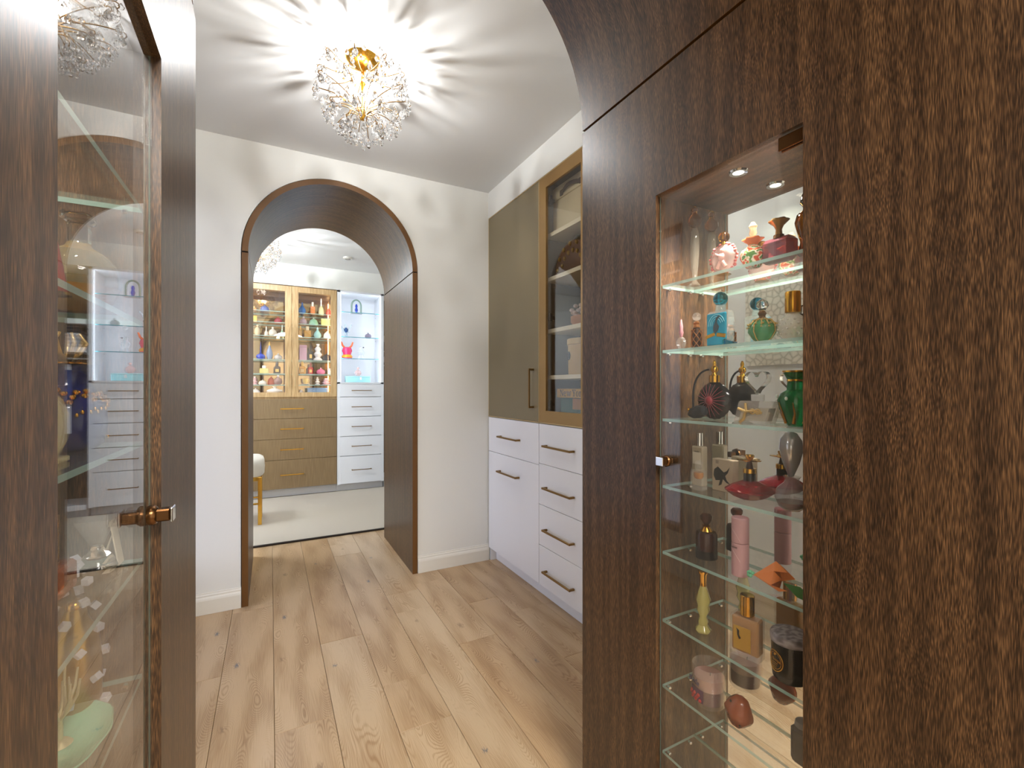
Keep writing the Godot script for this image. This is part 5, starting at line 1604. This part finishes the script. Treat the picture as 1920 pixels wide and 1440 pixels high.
	var tex := picture(320, 256, func(px: int, py: int) -> Color:
		var best := 9.0
		var second := 9.0
		for gx in range(-1, 2):
			for gy in range(-1, 2):
				var cx := floori(px / 17.0) + gx
				var cy := floori(py / 17.0) + gy
				var c := Vector2((cx + 0.5 + 0.45 * n1.get_noise_2d(cx * 37.1, cy * 11.3)) * 17.0, (cy + 0.5 + 0.45 * n2.get_noise_2d(cx * 17.1, cy * 41.7)) * 17.0)
				var d := c.distance_to(Vector2(px, py)) / 17.0
				if d < best:
					second = best
					best = d
				elif d < second:
					second = d
		var petal := clampf((second - best) * 2.2, 0.0, 1.0)
		var col := Color("a89f8b").lerp(Color("e4dbc8"), pow(petal, 0.45))
		var edge := px / 320.0 * 1.3 + (1.0 - py / 256.0) * 0.75 + 0.25 * n1.get_noise_2d(px * 0.03, py * 0.03)
		return Color("55526a").lerp(col, smoothstep(0.28, 0.40, edge)))
	var pm := mat("blossom print", Color.WHITE, 0.6)
	pm.albedo_texture = tex
	var pb := MB.new()
	var pw := 0.355
	pb.tri(Vector3(0.021, 0, pw), Vector3(0.021, 0, -pw), Vector3(0.021, 0.56, -pw), Vector3.RIGHT, Vector3.RIGHT, Vector3.RIGHT, V(0, 1), V(1, 1), V(1, 0))
	pb.tri(Vector3(0.021, 0, pw), Vector3(0.021, 0.56, -pw), Vector3(0.021, 0.56, pw), Vector3.RIGHT, Vector3.RIGHT, Vector3.RIGHT, V(0, 1), V(1, 0), V(0, 0))
	part(t, "canvas", [pb, pm, MB.new().box(Vector3(0.0108, 0.28, 0), Vector3(0.020, 0.56, pw * 2)), mat("print edge", "5c5866", 0.6)])

func build_dressing_contents() -> void:
	# white bay
	var t := thing("arch_ornament", "arched ornament with a cobalt blue figure on the top shelf of the white bay", "ornament", Vector3(0.975, 2.2355, -6.12))
	var pts := []
	for k in 15:
		var q := PI * k / 14
		pts.append(Vector3(-cos(q) * 0.058, 0.10 + sin(q) * 0.078, 0))
	pts.push_front(Vector3(-0.058, 0.004, 0))
	pts.append(Vector3(0.058, 0.004, 0))
	part(t, "arch", MB.new().tube(pts, 0.010, 8), mat("sage", "7f9688", 0.4))
	part(t, "blue_figure", MB.new().lathe([V(0, 0), V(0.018, 0), V(0.012, 0.02), V(0.020, 0.05), V(0.012, 0.08), V(0.016, 0.10), V(0.008, 0.125), V(0, 0.128)], 12), mat("cobalt", "1f3fb0", 0.2), "cobalt blue figure")
	part(t, "base", MB.new().box(Vector3(0, 0.003, 0), Vector3(0.14, 0.006, 0.06), 0.001), mat("dark navy", "1a2038", 0.3))
	t = thing("glass_sculpture", "clear and navy angular glass sculpture, left on the second shelf of the white bay", "sculpture", Vector3(0.850, 1.9255, -6.12))
	var gs := MB.new()
	for k in [[0.5, 0.19, -0.035], [-0.45, 0.17, 0.03], [0.15, 0.15, 0.0], [1.0, 0.12, -0.01]]:
		gs.xbox(Transform3D(Basis(Vector3(0, 0, 1), k[0]), Vector3(k[2], 0.095, 0)), Vector3(0.018, k[1], 0.018), 0.004)
	part(t, "blades", gs, pane("ice glass", "cfdfea", 0.45, 0.05))
	part(t, "navy_core", MB.new().lathe([V(0, 0.06), V(0.02, 0.07), V(0.03, 0.10), V(0.012, 0.125), V(0, 0.126)], 7), mat("navy core", "2a4a78", 0.15), "navy glass core")
	part(t, "base", MB.new().cyl(Vector3.ZERO, 0.045, 0.04, 0.01, 16), pane("ice glass", "cfdfea", 0.45, 0.05))
	t = thing("pot", "small round plum-grey lidded pot, right on the second shelf of the white bay", "pot", Vector3(1.122, 1.9255, -6.12))
	part(t, "bowl", MB.new().lathe([V(0, 0), V(0.025, 0), V(0.040, 0.02), V(0.041, 0.036), V(0.028, 0.058), V(0, 0.06)], 20), mat("plum grey", "7d7484", 0.3))
	part(t, "knob", MB.new().ball(Vector3(0, 0.072, 0), 0.013), mat("silver", "c8c8cc", 0.2, 0.8))
	t = thing("vase", "rounded pink and yellow two-handled vase standing in for a toy, third white bay shelf", "vase", Vector3(0.862, 1.6555, -6.12))
	part(t, "body", MB.new().lathe([V(0, 0), V(0.055, 0), V(0.062, 0.02), V(0.045, 0.05), V(0.050, 0.07), V(0.062, 0.10), V(0.052, 0.135), V(0.025, 0.15), V(0, 0.15)], 24), mat("hot pink", "e8386a", 0.25))  # plain vase form standing in for a toy figure
	part(t, "yellow_band", MB.new().lathe([V(0.0635, 0.014), V(0.066, 0.03), V(0.050, 0.052), V(0.046, 0.05)], 24), mat("sun yellow", "f0a02a", 0.3), "orange-yellow band")
	for s in [-1.0, 1.0]:
		part(t, "handle", MB.new().tube([Vector3(s * 0.03, 0.14, 0), Vector3(s * 0.055, 0.17, 0), Vector3(s * 0.07, 0.215, 0)], 0.014, 10, 0.009), mat("coral orange", "ee6a3a", 0.25))
	t = thing("glass_sculpture", "pale clear glass standing sculpture, right on the third shelf of the white bay", "sculpture", Vector3(1.035, 1.6555, -6.12))
	part(t, "figure", MB.new().lathe([V(0, 0), V(0.05, 0), V(0.045, 0.01), V(0.028, 0.05), V(0.045, 0.09), V(0.020, 0.13), V(0.026, 0.155), V(0, 0.17)], 9), pane("ice glass b", "dfe8ee", 0.4, 0.05))
	part(t, "dark_bead", MB.new().ball(Vector3(0.026, 0.150, 0.02), 0.008), mat("dark navy", "1a2038", 0.3))
	t = thing("perfume_bottle", "round pale pink bottle standing on the turquoise glass box, white bay", "perfume bottle", Vector3(0.995, 1.4365, -6.12))
	part(t, "body", MB.new().lathe([V(0, 0), V(0.02, 0), V(0.042, 0.03), V(0.040, 0.055), V(0.016, 0.08), V(0, 0.082)], 20), pane("blush glass", "f2c8c4", 0.5, 0.05))
	part(t, "stopper", MB.new().ball(Vector3(0, 0.100, 0), 0.016), pane("blush glass", "f2c8c4", 0.5, 0.05))
	t = thing("glass_box", "long low turquoise glass box on the base of the white bay", "box", Vector3(0.99, 1.3555, -6.12))
	part(t, "box", MB.new().box(Vector3(0, 0.034, 0), Vector3(0.30, 0.067, 0.12), 0.004), mat("aqua pane", "aadfe4", 0.15))
	part(t, "lid", MB.new().box(Vector3(0, 0.074, 0), Vector3(0.304, 0.012, 0.124), 0.003), mat("aqua lid", "b8e6ea", 0.15))
	part(t, "clasp", MB.new().box(Vector3(0.03, 0.05, 0.062), Vector3(0.02, 0.035, 0.006), 0.001), M["white lacquer"])
	# oak cabinet
	for r in far_rows():
		far_item(r[0], Vector3(r[1], r[2], r[3]), r[4], r[5], r[6], r[7], r[8], r[9], r[10])
	# wardrobe
	var w := thing("folded_clothes", "stack of white folded clothes on the wardrobe's lower white shelf", "clothes", Vector3(1.52, 1.6855, -6.13))
	for k in 4:
		part(w, "folded_garment", MB.new().box(Vector3(0.006 * (k % 2), 0.018 + 0.036 * k, 0), Vector3(0.34, 0.034, 0.26), 0.014), mat("white cotton", "dcdde2", 0.9))
	w = thing("folded_clothes", "dark navy folded clothes lying on the white stack in the wardrobe", "clothes", Vector3(1.52, 1.8305, -6.13))
	for k in 2:
		part(w, "folded_garment", MB.new().box(Vector3(0.004 * k, 0.020 + 0.038 * k, 0), Vector3(0.33, 0.036, 0.25), 0.015), mat("navy knit", "2a2e40", 0.9))
	w = thing("striped_shirt", "white shirt with navy sleeve stripes hanging from the wardrobe rail", "clothes", Vector3(1.50, 1.55, -6.14))
	part(w, "hanger", MB.new().tube([Vector3(0, 0.035, 0), Vector3(0, -0.02, 0)], 0.003, 6), M["chrome"])
	var sh := MB.new()
	var side := Transform3D(Basis(Vector3.UP, 1.25), Vector3.ZERO)
	sh.prism(PackedVector2Array([V(-0.13, -0.09), V(-0.04, -0.03), V(0.04, -0.03), V(0.13, -0.09), V(0.18, -0.42), V(0.14, -0.44), V(0.11, -0.22), V(0.11, -0.72), V(-0.11, -0.72), V(-0.11, -0.22), V(-0.14, -0.44), V(-0.18, -0.42)]), -0.03, 0.03, side)
	part(w, "shirt", sh, mat("white cotton", "dcdde2", 0.9))
	for s in [-1.0, 1.0]:
		part(w, "sleeve_stripe", MB.new().prism(PackedVector2Array([V(s * 0.13, -0.09), V(s * 0.145, -0.09), V(s * 0.185, -0.42), V(s * 0.168, -0.425)]), -0.032, 0.032, side), mat("stripe navy", "2c3c66", 0.9))

func far_item(kind: String, at: Vector3, r: float, h: float, body: String, cap: String, called: String, label: String, cat: String) -> void:
	var t := thing(called, label, cat, at)
	var bm := pane("g" + body, body, 0.8, 0.12)
	var cm := mat("c" + cap, cap, 0.25)
	match kind:
		"teardrop":
			part(t, "body", MB.new().lathe([V(0, 0), V(r * 0.5, 0), V(r, h * 0.22), V(r * 0.92, h * 0.42), V(r * 0.4, h * 0.66), V(r * 0.22, h * 0.78), V(0, h * 0.78)], 18), bm)
			part(t, "stopper", MB.new().lathe([V(0, h * 0.78), V(r * 0.3, h * 0.8), V(r * 0.24, h * 0.88), V(r * 0.08, h), V(0, h)], 10), cm)
		"globe":
			part(t, "body", MB.new().lathe([V(0, 0), V(r * 0.5, 0), V(r * 0.9, h * 0.15), V(r, h * 0.38), V(r * 0.8, h * 0.62), V(r * 0.3, h * 0.76), V(r * 0.26, h * 0.8), V(0, h * 0.8)], 20), bm)
			part(t, "stopper", MB.new().ball(Vector3(0, h * 0.89, 0), minf(r * 0.34, h * 0.11)), cm)
		"square":
			part(t, "body", MB.new().box(Vector3(0, h * 0.33, 0), Vector3(r * 1.8, h * 0.66, r * 1.0), r * 0.15), bm)
			part(t, "cap", MB.new().cyl(Vector3(0, h * 0.66, 0), r * 0.42, r * 0.42, h * 0.34, 14, r * 0.06), cm)
		"tall":
			part(t, "body", MB.new().lathe([V(0, 0), V(r * 0.9, 0), V(r, h * 0.03), V(r * 0.8, h * 0.4), V(r * 0.3, h * 0.55), V(0, h * 0.55)], 16), bm)
			part(t, "neck", MB.new().lathe([V(0, h * 0.55), V(r * 0.3, h * 0.55), V(r * 0.2, h * 0.75), V(r * 0.3, h * 0.8), V(r * 0.16, h), V(0, h)], 12), cm)
		"spire":
			part(t, "body", MB.new().lathe([V(0, 0), V(r * 0.6, 0), V(r, h * 0.14), V(r * 0.85, h * 0.24), V(r * 0.25, h * 0.34), V(0, h * 0.34)], 18), bm)
			part(t, "spike", MB.new().lathe([V(0, h * 0.34), V(r * 0.22, h * 0.36), V(r * 0.1, h * 0.5), V(r * 0.16, h * 0.55), V(0.001, h), V(0, h)], 8), cm)
		"dome":
			part(t, "body", MB.new().lathe([V(0, 0), V(r * 0.85, 0), V(r, h * 0.25), V(r * 0.8, h * 0.62), V(r * 0.35, h * 0.85), V(0, h * 0.86)], 18, Transform3D(), 0.05, 6), bm)
			part(t, "finial", MB.new().ball(Vector3(0, h * 0.91, 0), minf(r * 0.2, h * 0.09)), cm)
		"box":
			part(t, "box", MB.new().box(Vector3(0, h * 0.43, 0), Vector3(r * 1.9, h * 0.86, minf(r * 1.2, 0.12)), 0.003), mat("c" + body, body, 0.4))
			part(t, "lid", MB.new().box(Vector3(0, h * 0.93, 0), Vector3(r * 1.96, h * 0.13, minf(r * 1.24, 0.124)), 0.003), cm)
		"flask":
			part(t, "body", MB.new().box(Vector3(0, h * 0.31, 0), Vector3(r * 1.8, h * 0.62, r * 1.1), r * 0.35), bm)
			part(t, "label", MB.new().box(Vector3(0, h * 0.27, r * 0.56), Vector3(r * 0.9, h * 0.24, 0.002)), mat("flask label", "d9b25c", 0.4))
			part(t, "cap", MB.new().lathe([V(0, h * 0.62), V(r * 0.3, h * 0.62), V(r * 0.36, h * 0.7), V(r * 0.36, h * 0.9), V(r * 0.18, h), V(0, h)], 14), cm)
		"ornate":
			part(t, "body", MB.new().lathe([V(0, 0), V(r * 0.8, 0), V(r, h * 0.08), V(r * 0.5, h * 0.2), V(r * 0.95, h * 0.38), V(r * 0.45, h * 0.55), V(r * 0.72, h * 0.7), V(r * 0.3, h * 0.86), V(0, h * 0.88)], 18, Transform3D(), 0.1, 7), bm)
			part(t, "crown", MB.new().lathe([V(0, h * 0.88), V(r * 0.2, h * 0.88), V(r * 0.4, h * 0.95), V(r * 0.36, h), V(0, h * 0.97)], 12), cm)
		"cup":
			part(t, "cup", MB.new().lathe([V(0, h * 0.14), V(r * 0.4, h * 0.14), V(r * 0.7, h * 0.5), V(r * 0.78, h), V(r * 0.72, h), V(r * 0.6, h * 0.5), V(0, h * 0.25)], 18), cm)
			part(t, "handle", MB.new().tube([Vector3(r * 0.7, h * 0.85, 0), Vector3(r * 1.05, h * 0.75, 0), Vector3(r * 1.0, h * 0.45, 0), Vector3(r * 0.65, h * 0.4, 0)], r * 0.08, 6), cm)
			part(t, "saucer", MB.new().lathe([V(0, 0), V(r * 0.6, 0), V(r * 1.25, h * 0.12), V(r * 1.22, h * 0.14), V(0, h * 0.07)], 20), mat("saucer white", "ece8e0", 0.3))
		"tureen":
			part(t, "bowl", MB.new().lathe([V(0, 0), V(r * 0.45, 0), V(r * 0.5, h * 0.1), V(r * 0.95, h * 0.35), V(r, h * 0.5), V(0, h * 0.5)], 22), cm)
			part(t, "lid", MB.new().lathe([V(r * 1.02, h * 0.5), V(r * 0.9, h * 0.62), V(r * 0.4, h * 0.76), V(r * 0.3, h * 0.8), V(0, h * 0.8)], 22), cm)
			part(t, "knob", MB.new().lathe([V(0, h * 0.8), V(r * 0.1, h * 0.8), V(r * 0.22, h * 0.92), V(r * 0.3, h), V(0, h * 0.97)], 14), cm)

func far_rows() -> Array:
	return [
		["teardrop", 0.342, 2.1850, -6.130, 0.0415, 0.1472, "2f7fd6", "2a5fb8", "perfume_bottle", "round sky-blue bottle with tapering neck, top shelf behind the right oak door", "bottle"],
		["square", 0.459, 2.1850, -6.130, 0.0303, 0.1575, "e8955a", "f4ece0", "perfume_bottle", "small peach-orange bottle with white cap, top shelf behind the right oak door", "bottle"],
		["tall", 0.557, 2.1850, -6.130, 0.0342, 0.2110, "d9d6a4", "f2f2ee", "perfume_bottle", "tall pale yellow bottle with long white neck on the top shelf of oak cabinet", "bottle"],
		["dome", 0.642, 2.1850, -6.130, 0.0308, 0.1012, "d9372c", "e05040", "ornament", "small bright red ornament at the right end of the top oak cabinet shelf", "ornament"],
		["globe", 0.356, 2.0550, -6.130, 0.0407, 0.1059, "b9a0ab", "d8ccd0", "perfume_bottle", "mauve-grey globe bottle on second shelf beside the green swirled one", "bottle"],
		["dome", 0.470, 2.0550, -6.130, 0.0536, 0.0965, "8fc2a2", "cfe4d8", "glass_dish", "green and white swirled glass dish on the second shelf of oak cabinet", "dish"],
		["box", 0.607, 2.0550, -6.130, 0.0524, 0.0901, "d9d877", "e9e8a0", "trinket_box", "low yellow-green trinket box at the right end of the oak cabinet's second shelf", "box"],
		["square", 0.322, 1.8970, -6.130, 0.0194, 0.1430, "d8a948", "f0d080", "perfume_bottle", "slim golden bottle at the left edge of third shelf, right oak door", "bottle"],
		["square", 0.401, 1.8970, -6.130, 0.0426, 0.1430, "c79a4a", "efe2c0", "perfume_bottle", "amber and clear cut bottle in the middle of the third oak cabinet shelf", "bottle"],
		["teardrop", 0.515, 1.8970, -6.130, 0.0448, 0.1412, "9fd0cf", "c8e8e8", "perfume_bottle", "pale turquoise teardrop bottle with pointed stopper on third shelf", "bottle"],
		["dome", 0.624, 1.8970, -6.130, 0.0452, 0.0983, "ece6dc", "f6f2ea", "ornament", "small white ornament cluster at the right of third oak cabinet shelf", "ornament"],
		["box", 0.352, 1.6210, -6.130, 0.0424, 0.1878, "c79bb4", "c79bb4", "perfume_box", "tall flat mauve-pink box standing on the fourth shelf of oak cabinet", "box"],
		["flask", 0.437, 1.6210, -6.130, 0.0321, 0.1942, "1d1b24", "15151a", "perfume_bottle", "black perfume bottle with black cap beside the mauve-pink box", "bottle"],
		["ornate", 0.519, 1.6210, -6.130, 0.0520, 0.2068, "e9e9ec", "f2f2f4", "perfume_bottle", "ornate white bottle of stacked scrolls on fourth oak cabinet shelf", "bottle"],
		["dome", 0.624, 1.6210, -6.130, 0.0524, 0.0985, "2c2a30", "2c2a30", "ornament", "low black mound-shaped ornament at the right end of fourth shelf", "ornament"],
		["flask", 0.344, 1.4530, -6.130, 0.0406, 0.1530, "d79a1e", "e7b840", "perfume_bottle", "golden yellow bottle with gold cap on fifth shelf, right oak door", "bottle"],
		["flask", 0.437, 1.4530, -6.130, 0.0303, 0.1441, "c11f1c", "8a1414", "perfume_bottle", "bright red perfume bottle standing beside the golden yellow bottle", "bottle"],
		["globe", 0.553, 1.4530, -6.130, 0.0521, 0.0842, "e07aa0", "f0b0c4", "ornament", "pink rose-shaped ornament on the fifth shelf of the oak cabinet", "ornament"],
		["square", 0.653, 1.4530, -6.130, 0.0236, 0.0754, "e8e4e0", "c8c4c0", "perfume_bottle", "small white bottle at right end of fifth shelf by pink rose", "bottle"],
		["cup", 0.376, 1.3220, -6.130, 0.0420, 0.0792, "c99a3a", "e8c870", "cup", "gold cup on a white saucer, sixth shelf of the oak cabinet", "cup"],
		["ornate", 0.514, 1.3220, -6.130, 0.0303, 0.0948, "f0eeea", "f0eeea", "vase", "small white vase with flared rim beside the gold cup", "vase"],
		["ornate", 0.615, 1.3220, -6.130, 0.0530, 0.0816, "e7c8d2", "f6eef0", "ornament", "pale pink and white flower ornament at right of sixth shelf", "ornament"],
		["box", 0.509, 1.1915, -6.130, 0.1162, 0.0938, "7f9fc4", "7f9fc4", "book", "blue covered book lying flat on the bottom of the oak cabinet", "book"],
		["dome", 0.331, 1.1915, -6.130, 0.0219, 0.0818, "efeae4", "efeae4", "ornament", "tiny white dome beside the blue book, bottom of oak cabinet", "ornament"],
		["dome", -0.061, 2.1850, -6.130, 0.0512, 0.0816, "5a6fb4", "7080c0", "glass_dish", "low blue dish behind left oak door on the top shelf", "dish"],
		["square", -0.168, 2.1850, -6.130, 0.0237, 0.0556, "c9863a", "e0b070", "perfume_bottle", "amber bottle at the left end of the top shelf, left oak door", "bottle"],
		["dome", 0.081, 2.0550, -6.130, 0.0467, 0.0813, "a02c3c", "c05a50", "ornament", "dark red and gold rounded ornament on second shelf, left oak door", "ornament"],
		["box", -0.164, 2.0550, -6.130, 0.0254, 0.0760, "d8b04a", "d8b04a", "trinket_box", "small yellow box at the left end of second shelf, left oak door", "box"],
		["globe", 0.023, 1.8970, -6.130, 0.0447, 0.1147, "e4ddd0", "efe8dc", "perfume_bottle", "round ivory bottle with small round stopper on third shelf, left door", "bottle"],
		["tall", 0.123, 1.8970, -6.130, 0.0225, 0.1430, "a9cfae", "e4efe4", "perfume_bottle", "slender mint green bottle at the right of third shelf, left oak door", "bottle"],
		["globe", -0.136, 1.8970, -6.130, 0.0339, 0.1343, "cdbfa0", "e0d4b8", "perfume_bottle", "beige glass bottle at the left of third shelf behind left oak door", "bottle"],
		["tall", -0.045, 1.8970, -6.130, 0.0222, 0.1147, "eae4da", "f6f2ec", "perfume_bottle", "thin white bottle between beige and ivory bottles, left oak door", "bottle"],
		["spire", -0.103, 1.6210, -6.130, 0.0510, 0.2084, "2a49c8", "3a4aa0", "perfume_bottle", "squat cobalt blue bottle with a tall spike stopper, left oak door", "bottle"],
		["teardrop", -0.011, 1.6210, -6.130, 0.0360, 0.2128, "7e93b8", "d8b05a", "perfume_bottle", "slate blue figure-shaped bottle with gold top on fourth shelf, left door", "bottle"],
		["globe", 0.081, 1.6210, -6.130, 0.0449, 0.0790, "c4c4c4", "d8d8d8", "perfume_bottle", "silver and black sphere bottle at right of fourth shelf, left oak door", "bottle"],
		["square", -0.066, 1.4530, -6.130, 0.0529, 0.0949, "d8d28c", "f4f2ea", "perfume_bottle", "pale yellow square bottle with white cap on fifth shelf, left door", "bottle"],
		["flask", 0.069, 1.4530, -6.130, 0.0414, 0.1473, "3b2018", "2a1612", "perfume_bottle", "dark brown bottle with gold label on fifth shelf, left oak door", "bottle"],
		["globe", 0.080, 1.3220, -6.130, 0.0468, 0.1160, "9c7672", "f2ece6", "perfume_bottle", "round plum-tinted bottle with white cap, sixth shelf, left oak door", "bottle"],
		["dome", 0.007, 1.3220, -6.230, 0.0433, 0.1010, "c04a22", "c04a22", "ornament", "orange-red ornament behind the plum-tinted bottle, left oak door", "ornament"],
		["dome", -0.083, 1.3220, -6.130, 0.0461, 0.0592, "e6e2da", "e6e2da", "ornament", "white domed dish on sixth shelf behind left oak door", "dish"],
		["ornate", -0.164, 1.3220, -6.130, 0.0324, 0.0947, "d9b9c4", "f0e4e8", "ornament", "pink and white figurine at left end of the sixth shelf", "ornament"],
		["tureen", 0.043, 1.1915, -6.130, 0.0874, 0.1111, "efebe4", "efebe4", "tureen", "white porcelain tureen with knobbed lid, bottom of left oak door", "tureen"],
		["dome", -0.156, 1.1915, -6.130, 0.0573, 0.0916, "dfe2e4", "dfe2e4", "bowl", "shallow white bowl at the bottom left of the oak cabinet", "bowl"],
	]
